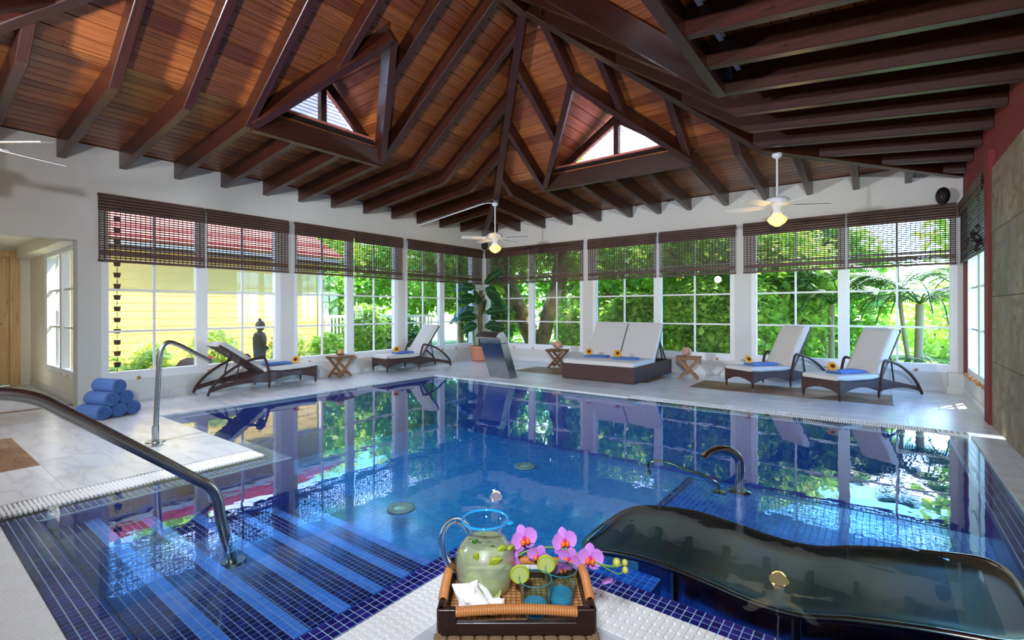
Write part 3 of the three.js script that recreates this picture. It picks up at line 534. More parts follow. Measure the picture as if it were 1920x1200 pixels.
// submerged grab rail
{ const o = thing('grab_rail', 'thin dark grab rail along the edge of the shallow shelf', 'rail', null, [0, 0, 0]);
  part('bar', TB([[6.98, -0.2, 5.4], [6.96, -0.13, 5.4], [6.88, -0.1, 5.4], [6.7, -0.08, 5.38], [6.5, -0.06, 5.36], [6.42, -0.09, 5.4], [6.46, -0.14, 5.48]], 0.012, 40, 8), M.steel, o); part('flange', LA([[0.001, 0], [0.05, 0], [0.05, 0.008], [0.001, 0.012]], 16).translate(6.98, -0.2, 5.4), M.steel, o); }
M.bedEnd = phy(0x7a786a, 0.4, { metalness: 0.9, bumpMap: bruTex, bumpScale: 0.0003 });
// massage bed
{ const o = thing('massage_bed', 'dark wavy steel massage bed lying just under the water', 'massage bed', null);
  const prof = new THREE.CatmullRomCurve3([[6.56, -0.2], [6.75, -0.155], [7.0, -0.125], [7.25, -0.14], [7.5, -0.165], [7.68, -0.155], [7.85, -0.105], [8.05, -0.058], [8.22, -0.028], [8.42, 0.0]].map(([x, y]) => V(x, y, 0)));
  const zc = 6.5, hw = 0.375, edge = (u) => { const e = Math.min(u, 1 - u) * 1.86, r = 0.13; return hw - (e < r ? r - Math.sqrt(Math.max(0, r * r - (r - e) ** 2)) : 0); };
  const top = (u, v, dy) => { const p = prof.getPointAt(u), k = 2 * v - 1; return [p.x, p.y + dy + 0.03 * Math.max(0, Math.abs(k) - 0.8) / 0.2, zc + k * edge(u)]; };
  part('plate', J([grid(60, 16, (u, v) => top(u * 0.885, 1 - v, 0)), grid(60, 8, (u, v) => top(u * 0.885, v, -0.035))]), M.bed, o);
  part('end_panel', J([grid(12, 16, (u, v) => top(0.885 + u * 0.115, 1 - v, 0)), grid(12, 8, (u, v) => top(0.885 + u * 0.115, v, -0.035))]), M.bedEnd, o, 'brighter brushed steel end panel');
  const rimP = []; for (let i = 0; i <= 40; i++) rimP.push(top(i / 40, 1, -0.015)); for (let i = 40; i >= 0; i--) rimP.push(top(i / 40, 0, -0.015));
  part('rim', TB(rimP, 0.017, 220, 8, true), M.steel, o);
  for (const [x, y] of [[6.95, -0.16], [7.6, -0.2], [8.2, -0.06]]) part('leg', J([CY(0.025, 0.025, y - DEEP, x, (y + DEEP) / 2, zc - 0.18, 12), CY(0.06, 0.06, 0.012, x, DEEP + 0.006, zc - 0.18, 16)]), M.steel, o); }
// handrails
{ const o = thing('handrail', 'thick steel handrail sloping down into the pool steps', 'handrail', null);
  part('tube', TB([[5.13, -0.17, 8.13], [5.13, 0.08, 8.185], [5.13, 0.2, 8.205], [5.13, 0.27, 8.24], [5.13, 0.33, 8.31], [5.13, 0.47, 8.47], [5.13, 0.75, 8.8], [5.13, 0.83, 8.9], [5.13, 0.865, 9.0], [5.13, 0.86, 9.12], [5.13, 0.8, 9.2], [5.13, 0.6, 9.24], [5.13, 0.0, 9.28]], 0.027, 160, 14), M.brushed, o);
  part('foot_flange', CY(0.06, 0.065, 0.016, 5.13, -0.177, 8.12, 20), M.brushed, o); part('foot_flange', CY(0.06, 0.065, 0.016, 5.13, 0.008, 9.28, 20), M.brushed, o); }
{ const o = thing('handrail', 'slim steel handrail on the deck beside the rolled towels', 'handrail', null, [2.68, 0, 7.76]);
  part('tube', J([TB([[0, 0.0, 0], [0, 0.3, -0.012], [0, 0.78, -0.035]], 0.021, 10, 14), TB([[0, 0.77, -0.035], [0, 0.86, -0.055], [0, 0.905, -0.1], [0, 0.88, -0.18], [0, 0.79, -0.32], [0, 0.7, -0.46]], 0.021, 60, 14), SP(0.021, 0, 0.7, -0.46)]), M.brushed, o);
  part('sleeve', CY(0.028, 0.028, 0.14, 0, 0.08, -0.002, 16), M.steel, o); part('flange', CY(0.075, 0.078, 0.012, 0, 0.006, 0, 24), M.brushed, o);
  part('cover_plate', CY(0.07, 0.07, 0.006, 0.13, 0.003, 0.05, 24), M.brushed, o); }
// waterfall blade
{ const o = thing('waterfall_blade', 'leaning brushed steel waterfall blade with a curled top at the far pool edge', 'fountain', null, [2.62, 0, 2.5]);
  const outer = [[0.16, 0], [0.4, 0.7], [0.42, 0.76], [0.42, 0.8]], body = [[-0.08, 0], [0.14, 0], [0.39, 0.62], [0.19, 0.62]], hood = [[0.19, 0.625], [0.39, 0.625], [0.405, 0.68], [0.44, 0.72], [0.5, 0.73], [0.53, 0.72], [0.53, 0.735], [0.5, 0.775], [0.44, 0.815], [0.36, 0.83], [0.28, 0.8], [0.225, 0.73]];
  for (const [n, q] of [['body', body], ['curled_spout', hood]]) { const m = part(n, EX(q, 0.46, 0.006), M.brushed, o); m.rotation.y = -Math.PI / 2; } }
// ---------- loungers ----------
// local: foot end at x = 0, head at +x, width along z, base on y = 0
function lounger(label, px, pz, turn, angle, wd = 0.54, len = 1.66) {
  const o = thing('wicker_lounger', label, 'lounger', 'brown wicker loungers', [px, 0, pz], turn), h = wd / 2;
  const side = []; const N = 24, topY = (x) => 0.275 - 0.035 * Math.sin(Math.min(1, x / 0.8) * Math.PI) - (x > 0.8 ? (x - 0.8) * 0.2 : 0), botY = (x) => { const seg = x < 0.78 ? [0.03, 0.78] : [0.78, len]; const t = (x - seg[0]) / (seg[1] - seg[0]); return x < 0.78 ? 0.1 + 0.075 * Math.sin(clamp(t) * Math.PI) : 0.1 + 0.05 * Math.sin(clamp(t) * Math.PI) - 0.055 * t; };
  for (let i = 0; i <= N; i++) side.push([len * 0.985 * i / N, topY(len * 0.985 * i / N)]);
  for (let i = N; i >= 0; i--) side.push([len * 0.985 * i / N, botY(len * 0.985 * i / N)]);
  for (const s of [-1, 1]) part('side_panel', EX(side, 0.035, 0.005).translate(0, 0, s * (h - 0.018)), M.wicker, o);
  const end = []; for (let i = 0; i <= 12; i++) end.push([-h + wd * i / 12, 0.275]); for (let i = 12; i >= 0; i--) end.push([-h + wd * i / 12, 0.1 + 0.07 * Math.sin(i / 12 * Math.PI)]);
  part('foot_panel', at(EX(end, 0.035, 0.005), 0.018, 0, 0, 0, Math.PI / 2, 0), M.wicker, o);
  part('badge', B(0.003, 0.008, 0.03, -0.001, 0.2, 0), M.steel, o);
  part('deck', J([B(0.84, 0.02, wd - 0.07, 0.45, 0.245, 0)]), M.wicker, o);
  part('seat_rim', J([TB([[0.01, 0.278, -h + 0.01], [0.01, 0.278, h - 0.01]], 0.014, 4, 8), ...[-1, 1].map((s) => TB([0, 0.2, 0.4, 0.6, 0.8].map((x) => [x, topY(x) + 0.003, s * (h - 0.012)]), 0.013, 16, 8))]), M.wickerFrame, o);
  for (const x of [0.02, 0.78]) for (const s of [-1, 1]) { const l = part('leg', CY(0.017, 0.013, 0.16, x, 0.09, s * (h - 0.018), 10), M.wickerFrame, o); part('foot_cap', CY(0.014, 0.014, 0.022, x, 0.011, s * (h - 0.018), 10), M.steel, l); }
  for (const s of [-1, 1]) {
    const z = s * (h - 0.0);
    part('arm', J([TB([[0.78, 0.1, z], [0.8, 0.3, z], [0.86, 0.485, z], [0.885, 0.505, z], [0.93, 0.5, z], [1.15, 0.44, z], [1.36, 0.33, z], [1.52, 0.2, z], [1.6, 0.1, z], [len, 0.012, z]], 0.019, 60, 8)]), M.wickerFrame, o);
  }
  const hx = 0.84, hy = 0.25, bl = 0.78, ca = Math.cos(angle), sa = Math.sin(angle), back = new THREE.Group();
  back.name = 'backrest'; o.add(back); back.position.set(hx, hy, 0); back.rotation.z = angle;
  part('back_frame', RB(bl, 0.035, wd - 0.05, 0.012, bl / 2, 0, 0), M.wicker, back);
  part('back_cushion', planar(grid(24, 14, (u, v) => { const e = Math.min(1, Math.min(u, 1 - u) * 14), f = Math.min(1, Math.min(v, 1 - v) * 10), k = Math.sqrt(e * f); return [-0.02 + u * (bl + 0.05), 0.02 + 0.075 * Math.pow(k, 0.5) - (u > 0.9 ? (u - 0.9) * 0.55 : 0), (v - 0.5) * -(wd - 0.06)]; }), 0), M.cushion, back);
  part('support_strut', J([-1, 1].map((s) => BAR([hx + ca * 0.42, hy + sa * 0.42 - 0.02, s * (h - 0.05)], [hx + ca * 0.42 + 0.08, 0.16, s * (h - 0.05)], 0.014, 0.014))), M.black, o);
  part('cross_bar', TB([[1.3, 0.13, -h + 0.03], [1.3, 0.13, h - 0.03]], 0.015, 4, 8), M.wickerFrame, o);
  part('seat_cushion', RB(0.87, 0.07, wd - 0.02, 0.03, 0.425, 0.295, 0, 0, 0, -0.012), M.cushion, o, 'off white seat cushion');
  return o;
}
const aim = (dx, dz) => Math.atan2(-dz, dx);
lounger('wicker lounger with lowered backrest in front of the yellow-siding window', 0.29, 4.88, aim(0, 1), 0.62, 0.5, 1.64);
lounger('wicker lounger with raised backrest left of the plant corner', 0.31, 3.45, aim(0.06, -1), 0.9, 0.5, 1.6);
lounger('wicker lounger beside the small table with a pink shell, one of two by the palms', 6.25, 1.36, aim(0.53, -0.85), 1.02);
lounger('wicker lounger nearest the red wall, one of two by the palms', 7.33, 1.72, aim(0.53, -0.85), 1.0);
{ const o = thing('double_lounger', 'double wicker lounger with two raised cream backrests', 'lounger', null, [4.18, 0, 2.0]);   // foot at z = 0, head at -z
  const w = 1.34, l = 1.76;
  part('base', J([RB(w, 0.26, 0.04, 0.008, 0, 0.14, -0.02), RB(w, 0.26, 0.04, 0.008, 0, 0.14, -l + 0.02), RB(0.04, 0.26, l - 0.08, 0.008, -w / 2 + 0.02, 0.14, -l / 2), RB(0.04, 0.26, l - 0.08, 0.008, w / 2 - 0.02, 0.14, -l / 2), B(w - 0.08, 0.02, l - 0.08, 0, 0.2, -l / 2)]), M.wicker, o);
  for (const [x, z] of [[-0.62, -0.06], [0.62, -0.06], [-0.62, -1.7], [0.62, -1.7]]) part('leg', CY(0.02, 0.02, 0.02, x, 0.01, z, 10), M.black, o);
  part('badge', B(0.04, 0.008, 0.003, 0.12, 0.06, 0.001), M.steel, o);
  part('seat_cushion', RB(w - 0.03, 0.09, 0.98, 0.035, 0, 0.3, -0.49), M.cushion, o);
  for (const s of [-1, 1]) { const b = new THREE.Group(); b.name = 'backrest'; o.add(b); b.position.set(s * w / 4, 0.27, -0.94); b.rotation.x = 0.98;
    part('back_cushion', RB(w / 2 - 0.02, 0.075, 0.78, 0.03, 0, 0.045, -0.39), M.cushion, b); part('back_frame', RB(w / 2 - 0.04, 0.03, 0.76, 0.01, 0, -0.008, -0.38), M.wickerFrame, b); 
    part('support_strut', J([BAR([s * (w / 2 - 0.05), 0.22, -1.62], [s * (w / 2 - 0.05), 0.66, -1.24], 0.016, 0.016), BAR([s * (w / 2 - 0.05), 0.22, -1.42], [s * (w / 2 - 0.05), 0.66, -1.24], 0.014, 0.014)]), M.black, o); } }

// folded towels and sunflowers on the loungers
function towelOn(label, x, y, z, turn, l = 0.34, w = 0.2) { const o = thing('folded_towel', label, 'towel', 'folded blue towels on the loungers', [x, y, z], turn); part('fold', RB(l, 0.016, w, 0.008, 0, 0.009, 0), M.towel, o); part('fold', RB(l * 0.97, 0.016, w * 0.96, 0.008, -0.004, 0.026, 0.002), M.towel, o); }
let flower0;
function sunflower(label, x, y, z, turn) {
  if (flower0) { copy(flower0, label, [x, y, z], turn); return; }
  const o = flower0 = thing('sunflower', label, 'flower', 'sunflowers on the folded towels', [x, y, z], turn), hd = new THREE.Group(); hd.name = 'head'; o.add(hd); hd.rotation.z = -1.05; hd.position.set(0.0, 0.058, 0); hd.scale.setScalar(1.25);
  part('eye', SP(0.022, 0, 0.004, 0, 1, 0.5, 1), M.flowerEye, hd);
  for (let i = 0; i < 13; i++) { const p = part('petal', grid(2, 4, (u, v) => { const w = 0.012 * Math.sin(Math.PI * (0.15 + v * 0.82)); return [0.018 + v * 0.042, 0.008 * v - 0.02 * v * v + Math.abs(u - 0.5) * 0.006, (u - 0.5) * 2 * w]; }), M.petalYellow, hd); p.rotation.y = i / 13 * Math.PI * 2; }
  part('stem', TB([[0, 0.045, 0], [-0.05, 0.012, 0.01], [-0.14, 0.006, 0.03]], 0.004, 10, 6), M.green, o);
  part('leaf', grid(3, 6, (u, v) => [-0.06 - v * 0.08, 0.012 + 0.03 * Math.sin(v * 3), 0.02 + v * 0.02 + (u - 0.5) * 0.05 * Math.sin(v * Math.PI)]), M.green, o);
}
towelOn('folded blue towel on the lounger in front of the yellow-siding window', 0.28, 0.338, 5.42, Math.PI / 2, 0.42); sunflower('sunflower on the foot of the lounger in front of the yellow-siding window', 0.3, 0.335, 5.12, -0.92);
towelOn('folded blue towel on the lounger left of the plant corner', 0.34, 0.338, 2.9, aim(0.06, -1), 0.4); sunflower('sunflower on the towel of the lounger left of the plant corner', 0.37, 0.37, 3.08, -0.72);
towelOn('folded blue towel on the left half of the double lounger', 3.9, 0.345, 1.42, 0.2, 0.42, 0.26); sunflower('sunflower on the left half of the double lounger', 3.78, 0.385, 1.5, -1.12);
towelOn('folded blue towel on the right half of the double lounger', 4.5, 0.345, 1.5, 0.15, 0.42, 0.26); sunflower('sunflower on the right half of the double lounger', 4.36, 0.385, 1.55, -0.92);
towelOn('folded blue towel on the lounger beside the small table with a pink shell', 6.5, 0.338, 1.0, aim(0.53, -0.85), 0.5, 0.22); sunflower('sunflower on the lounger beside the small table with a pink shell', 6.36, 0.372, 1.16, -0.72);
towelOn('folded blue towel on the lounger nearest the red wall', 7.6, 0.338, 1.33, aim(0.53, -0.85), 0.5, 0.22); sunflower('sunflower on the lounger nearest the red wall', 7.46, 0.372, 1.5, -1.12);

// ---------- small folding tables ----------
function table(label, x, z, turn) {
  const o = thing('folding_table', label, 'table', 'small teak folding tables', [x, 0, z], turn);
  for (let i = 0; i < 5; i++) part('slat', RB(0.42, 0.018, 0.058, 0.004, 0, 0.375, (i - 2) * 0.062), M.teak, o);
  for (const s of [-1, 1]) { part('apron', RB(0.4, 0.03, 0.022, 0.004, 0, 0.35, s * 0.13), M.teak, o);
    part('leg', BAR([-0.17, 0.35, s * 0.105], [0.15, 0.004, s * 0.105], 0.026, 0.04), M.teak, o); part('leg', BAR([0.17, 0.35, s * 0.13], [-0.15, 0.004, s * 0.13], 0.026, 0.04), M.teak, o); }
  part('stretcher', RB(0.024, 0.034, 0.25, 0.004, -0.105, 0.07, 0), M.teak, o); part('stretcher', RB(0.024, 0.034, 0.25, 0.004, 0.105, 0.07, 0), M.teak, o);
}
table('small teak folding table with a candle between the two left loungers', 0.2, 4.22, Math.PI / 2 + 0.12);
table('small teak folding table with a shell between the plant and the double lounger', 2.66, 0.78, 0.1);
table('small teak folding table with a shell right of the double lounger', 5.33, 0.78, 0.25);
{ const o = thing('candle_holder', 'flower shaped wooden candle holder with a round candle on the small table', 'candle', null, [0.2, 0.384, 4.22]);
  part('candle', LA([[0.001, 0], [0.035, 0], [0.045, 0.03], [0.045, 0.07], [0.03, 0.095], [0.02, 0.09], [0.001, 0.088]], 18).translate(0, 0.018, 0), phy(0xe0a070, 0.5, { sheen: 0.2 }), o);
  for (let i = 0; i < 7; i++) { const p = part('petal', grid(3, 5, (u, v) => { const w = 0.032 * Math.sin(Math.PI * (0.12 + v * 0.85)); return [0.02 + v * 0.06, 0.004 + 0.03 * v * v + Math.abs(u - 0.5) * 0.02, (u - 0.5) * 2 * w]; }), M.teak, o); p.rotation.y = i / 7 * Math.PI * 2; } }
// shells
function conchGeo(spike, na = 48, nv = 40) {   // spire at +y, long canal at -y, knobs round the shoulder, flared lip
  return grid(na, nv, (u, v) => { const a = u * Math.PI * 2, w = clamp(v + (u - 0.5) * 0.07 * Math.sin(v * Math.PI)), t = w < 0.36 ? w / 0.36 : 1 - (w - 0.36) / 0.64, step = w < 0.36 ? 0.06 * Math.sin((w * 5.5 - u) * Math.PI * 2) * t : 0;
    const knob = spike * 0.28 * Math.max(0, Math.cos(a * 7)) ** 3 * Math.exp(-(((w - 0.35) / 0.06) ** 2)), lip = 0.32 * Math.exp(-(((a - 5.6) / 0.45) ** 2)) * Math.sin(clamp((w - 0.3) / 0.7) * Math.PI) ** 0.7, r = 0.46 * Math.pow(Math.max(0, t), w < 0.36 ? 0.9 : 0.75) * (1 + step) + knob + lip;
    return [r * Math.cos(a), 0.5 - w, r * Math.sin(a)]; });
}
const conch = conchGeo(0.35), cockle = conchGeo(0.2, 20, 14);
for (const [x, z, r, l] of [[2.66, 0.76, 0.6, 'large pink conch shell on the table left of the double lounger'], [5.3, 0.76, 2.1, 'large pink conch shell on the table right of the double lounger']]) { const o = thing('conch_shell', l, 'shell', 'conch shells on the teak tables', [x, 0.494, z], r); part('shell', conch.clone().scale(0.17, 0.26, 0.17).rotateZ(-1.95).translate(0, -0.012, 0), M.shellPink, o); }
let ledge0;
function ledgeShell(label, x, y, z, s = 1) { const r = rr(0, 6); if (ledge0) { const c = copy(ledge0, label, [x, y, z], r); c.scale.setScalar(s); return; } ledge0 = thing('small_shell', label, 'shell', 'small shells along the window ledges', [x, y, z], r); part('shell', cockle.clone().scale(0.05, 0.07, 0.05).rotateZ(-1.9).translate(0, 0.018, 0), M.shellTan, ledge0); }
for (const z of [7.15, 6.3, 5.75]) ledgeShell('small tan shell on the ledge below the yellow-siding window', 0.0, 0.285, z);
for (const z of [4.7, 3.75, 3.0]) ledgeShell('small tan shell on the ledge below the white fence window', 0.0, 0.285, z);
for (const z of [2.3, 1.45, 1.0]) ledgeShell('small tan shell on the ledge left of the potted plant', 0.0, 0.285, z);
for (const x of [0.95, 1.5, 2.0]) ledgeShell('small tan shell on the ledge below the tree trunk window', x, 0.285, 0.0);
for (const x of [3.25, 5.6]) ledgeShell('small tan shell on the ledge behind the double lounger', x, 0.285, 0.0);
for (const x of [6.4, 7.9, 8.4]) ledgeShell('small tan shell on the ledge below the palm window', x, 0.285, 0.0);
for (const z of [0.35, 0.75, 1.05, 1.35, 1.62, 1.95]) ledgeShell('tan shell in the row on the ledge beside the stone cladding', W + 0.0, 0.285, z, 1.25);
for (const x of [-2.3, -1.1, -0.75, -0.35]) ledgeShell('small tan shell on the sill in the side passage', x, 0.315, 7.72, 1.1);

M.bananaStem = std(0xffffff, 0.8, { map: tex(128, 256, (u, v) => mixc([58, 48, 30], [128, 116, 70], fbm(u, v, 10, 3, 4, 131)), [1, 1]) });
// ---------- potted banana plant ----------
{ const o = thing('potted_banana_plant', 'tall dark leaved banana plant in a terracotta pot in the corner', 'plant', null, [0.42, 0, 0.62]);
  part('pot', LA([[0.001, 0], [0.19, 0], [0.21, 0.03], [0.245, 0.3], [0.26, 0.3], [0.262, 0.35], [0.24, 0.35], [0.225, 0.31], [0.001, 0.31]], 28), M.terracotta, o); part('soil', CY(0.222, 0.222, 0.01, 0, 0.305, 0, 24), M.soil, o);
  part('stem', TB([[0, 0.3, 0], [0.015, 0.8, 0.01], [0, 1.3, 0], [0.03, 1.66, 0.01]], 0.05, 20, 10), M.bananaStem, o); part('sheath', J([[0.75, 0.6], [1.0, 2.2], [1.25, 4.1], [1.45, 5.4]].map(([y, a]) => TB([[0.03 * Math.cos(a), y - 0.3, 0.03 * Math.sin(a)], [0.055 * Math.cos(a), y, 0.055 * Math.sin(a)], [0.1 * Math.cos(a), y + 0.1, 0.1 * Math.sin(a)]], 0.024, 8, 6))), M.bananaStem, o);
  part('side_stem', TB([[-0.1, 0.3, 0.06], [-0.13, 0.6, 0.1], [-0.12, 0.85, 0.1]], 0.02, 10, 8), M.green, o);
  const f = V(-0.604, 0, -0.797), r = V(0.797, 0, -0.604);
  for (const [h, a, len, wid, rise, droop] of [[1.68, -2.9, 0.62, 0.1, 0.28, 0.5], [1.74, 0.35, 0.5, 0.1, 0.5, 0.2], [1.62, 0.2, 0.62, 0.13, 0.35, 1.25], [1.55, -0.25, 0.7, 0.13, 0.35, 1.5], [1.4, 3.0, 0.5, 0.12, 0.3, 0.55], [1.2, 3.3, 0.75, 0.13, 0.15, 0.85], [1.1, 0.1, 0.5, 0.08, 0.2, 0.2], [1.0, 2.7, 0.5, 0.11, 0.25, 0.5], [0.8, 2.9, 0.4, 0.1, 0.2, 0.6], [0.75, 0.3, 0.55, 0.11, 0.3, 0.5], [1.5, 1.7, 0.55, 0.12, 0.3, 0.8], [1.3, -1.5, 0.6, 0.12, 0.3, 0.9]]) {
    const dir = r.clone().multiplyScalar(Math.cos(a)).addScaledVector(f, -Math.sin(a)), sd = V(-dir.z * 0.55, 0.83 * (h > 1.7 ? 0.6 : 1), dir.x * 0.55).normalize(), st = V(0.01, h, 0);
    const P = (t) => st.clone().addScaledVector(dir, len * 1.2 * t * (1 - 0.18 * droop * t)).add(V(0, rise * t - droop * 0.55 * t * t, 0));
    const b = part('leaf', grid(8, 20, (u, v) => { const t = 0.18 + 0.82 * v, p = P(t), k = (u - 0.5) * 2, w = 1.5 * wid * Math.pow(Math.max(0, Math.sin(Math.PI * (0.04 + 0.94 * v))), 0.7), wave = 0.012 * Math.sin(v * 26) * Math.abs(k); p.addScaledVector(sd, k * w * 0.9); p.y += wave; p.addScaledVector(dir, -0.12 * Math.abs(k) * w); return [p.x, p.y, p.z]; }), M.leafBanana, o);
    part('midrib', TB([0, 0.2, 0.4, 0.6, 0.8, 0.98].map(P), 0.008, 16, 5), M.green, b);
  } }
// ---------- loudspeakers ----------
for (const [x, z, t, l] of [[0.17, 0.17, Math.PI / 4, 'small black loudspeaker high in the plant corner behind the fan'], [8.7, 0.12, -0.3, 'small black loudspeaker beside the red wall above the blinds']]) {
  const o = thing('loudspeaker', l, 'speaker', 'black wall loudspeakers', [x, 2.8, z], t);
  part('cabinet', SP(0.1, 0, 0, 0.06, 0.82, 1.2, 0.62, 24, 16), M.black, o); part('bracket', TB([[0, 0.02, -0.1], [0, 0.06, -0.02], [0, 0.02, 0.03]], 0.01, 8, 6), M.black, o); part('driver', CY(0.05, 0.05, 0.012, 0, -0.02, 0.114, 20, Math.PI / 2 + 0.1), M.cord, o); }
// ---------- rolled towels ----------
{ const r = 0.079, dir = V(0.94, 0, -0.34), per = V(-0.34, 0, -0.94);
  const roll = J([(() => { const g = LA([[0.001, -0.185], [r * 0.6, -0.187], [r * 0.9, -0.18], [r, -0.165], [r, 0.165], [r * 0.9, 0.18], [r * 0.6, 0.173], [0.001, 0.175]], 26); g.rotateZ(-Math.PI / 2); return planar(g, 0); })()]);
  const spiral = TB([...Array(40)].map((_, i) => { const a = i * 0.45, q = r * 0.92 * (1 - i / 44); return [0.179, q * Math.cos(a), q * Math.sin(a)]; }), 0.006, 160, 5);
  const names = { '00': 'rolled blue towel lowest in the pile on the side nearest the drinks tray', '01': 'rolled blue towel in the middle of the bottom row of the pile', '02': 'rolled blue towel lowest in the pile on the side next to the window wall', '10': 'rolled blue towel in the middle row of the pile nearest the handrail flange', '11': 'rolled blue towel in the middle row of the pile next to the window wall', '20': 'rolled blue towel on top of the towel pile' };
  for (let row = 0; row < 3; row++) for (let i = 0; i < 3 - row; i++) { const k = i + row / 2, y = r + row * r * 1.7; const o = thing('rolled_towel', names['' + row + i], 'towel', 'rolled blue towels in a pile', [1.0 + per.x * k * 2 * r, y, 7.84 + per.z * k * 2 * r], aim(dir.x, dir.z)); part('roll', roll, M.towel, o); part('spiral_edge', spiral, M.towel, o); } }
// ---------- stool, tray and drinks in the foreground ----------
const YAW = 37.1632 * D2R, FW = V(-Math.sin(YAW), 0, -Math.cos(YAW)), RT = V(Math.cos(YAW), 0, -Math.sin(YAW)), TO = V(EYE.x, 0, EYE.z).addScaledVector(FW, 1.43).addScaledVector(RT, 0.01);
const onTray = (r, f, y) => { const p = TO.clone().addScaledVector(RT, r).addScaledVector(FW, f); return [p.x, y, p.z]; };
{ const o = thing('woven_stool', 'low rope woven stool under the drinks tray', 'stool', null, onTray(0, -0.03, 0), YAW);
  part('core', RB(0.42, 0.31, 0.3, 0.02, 0, 0.165, 0), M.rope, o);
  const g = []; for (let i = 0; i < 12; i++) for (let j = 0; j < 9; j++) for (const [w, x, z, ry] of [[0, (i - 5.5) * 0.0365, 0.15, 0], [0, (i - 5.5) * 0.0365, -0.15, 0]]) for (let k = 0; k < 3; k++) g.push(at(nm(new THREE.SphereGeometry(0.0055, 6, 4).scale(3.6, 1, 1.4)), x, 0.335 - j * 0.035 - k * 0.009 + 0.004 * ((i + k) % 2), z + (z > 0 ? 0.004 : -0.004), 0, 0, 0.12));
  for (let i = 0; i < 8; i++) for (let j = 0; j < 9; j++) for (const x of [-0.21, 0.21]) for (let k = 0; k < 3; k++) g.push(at(nm(new THREE.SphereGeometry(0.0055, 6, 4).scale(1.4, 1, 3.6)), x, 0.335 - j * 0.035 - k * 0.009, (i - 3.5) * 0.0365));
  for (let i = 0; i < 12; i++) for (let k = 0; k < 4; k++) g.push(at(nm(new THREE.SphereGeometry(0.006, 6, 4).scale(3.4, 0.9, 1.3)), (i - 5.5) * 0.0365, 0.337, 0.145 - k * 0.011, 0, 0.15, 0));
  const m = part('rope_weave', J(g), M.rope, o); m.userData.kind = 'stuff';
  for (const [x, z] of [[-0.18, 0.12], [0.18, 0.12], [-0.18, -0.12], [0.18, -0.12]]) part('foot', CY(0.018, 0.018, 0.02, x, 0.01, z, 10), M.darkwood, o); }
const TY = 0.346;
{ const o = thing('serving_tray', 'dark wooden serving tray with rattan wrapped handles and woven floor', 'tray', null, onTray(0, -0.03, TY), YAW), w = 0.4, d = 0.25;
  part('woven_floor', B(w - 0.02, 0.012, d - 0.02, 0, 0.008, 0), M.rattanFloor, o);
  for (const [x, z, bw, bd] of [[0, d / 2, w, 0.016], [0, -d / 2, w, 0.016], [-w / 2, 0, 0.016, d], [w / 2, 0, 0.016, d]]) part('rail', RB(bw, 0.034, bd, 0.003, x, 0.017, z), M.darkwood, o);
  for (const sx of [-1, 1]) for (const sz of [-1, 1]) part('corner_post', J([RB(0.05, 0.055, 0.02, 0.004, sx * (w / 2 - 0.018), 0.042, sz * d / 2), RB(0.02, 0.055, 0.05, 0.004, sx * w / 2, 0.042, sz * (d / 2 - 0.018))]), M.darkwood, o);
  const wrap = (p, q, n, bow) => { p = V(...p); q = V(...q); const g = []; const c = (t) => p.clone().lerp(q, t).add(V(0, bow * Math.sin(t * Math.PI), 0)); for (let i = 0; i < n; i++) { const a = c((i + 0.5) / n), dir = c((i + 1) / n).sub(c(i / n)).normalize(), r = new THREE.TorusGeometry(0.0095, 0.0042, 6, 12); r.applyQuaternion(new THREE.Quaternion().setFromUnitVectors(V(0, 0, 1), dir)); r.translate(a.x, a.y, a.z); g.push(r); } g.push(TB([0, 0.25, 0.5, 0.75, 1].map(c), 0.0085, 12, 8)); return J(g); };
  for (const z of [d / 2, -d / 2]) part('rattan_handle', wrap([-w / 2 + 0.04, 0.058, z], [w / 2 - 0.04, 0.058, z], 46, 0.008), M.rattan, o);
  for (const x of [-w / 2, w / 2]) part('rattan_handle', wrap([x, 0.066, d / 2 - 0.04], [x, 0.066, -d / 2 + 0.04], 26, 0.012), M.rattan, o); }
const FY = TY + 0.0145;
const thinGlass = (c) => phy(c, 0.0, { transmission: 1, thickness: 0, ior: 1.5, side: THREE.DoubleSide });
const limeMat = std(0x93a31c, 0.5), limeFlesh = phy(0xb3bd6c, 0.4, { transmission: 0.2, thickness: 0 }), mint = phy(0x3f7a1e, 0.5, { side: THREE.DoubleSide });
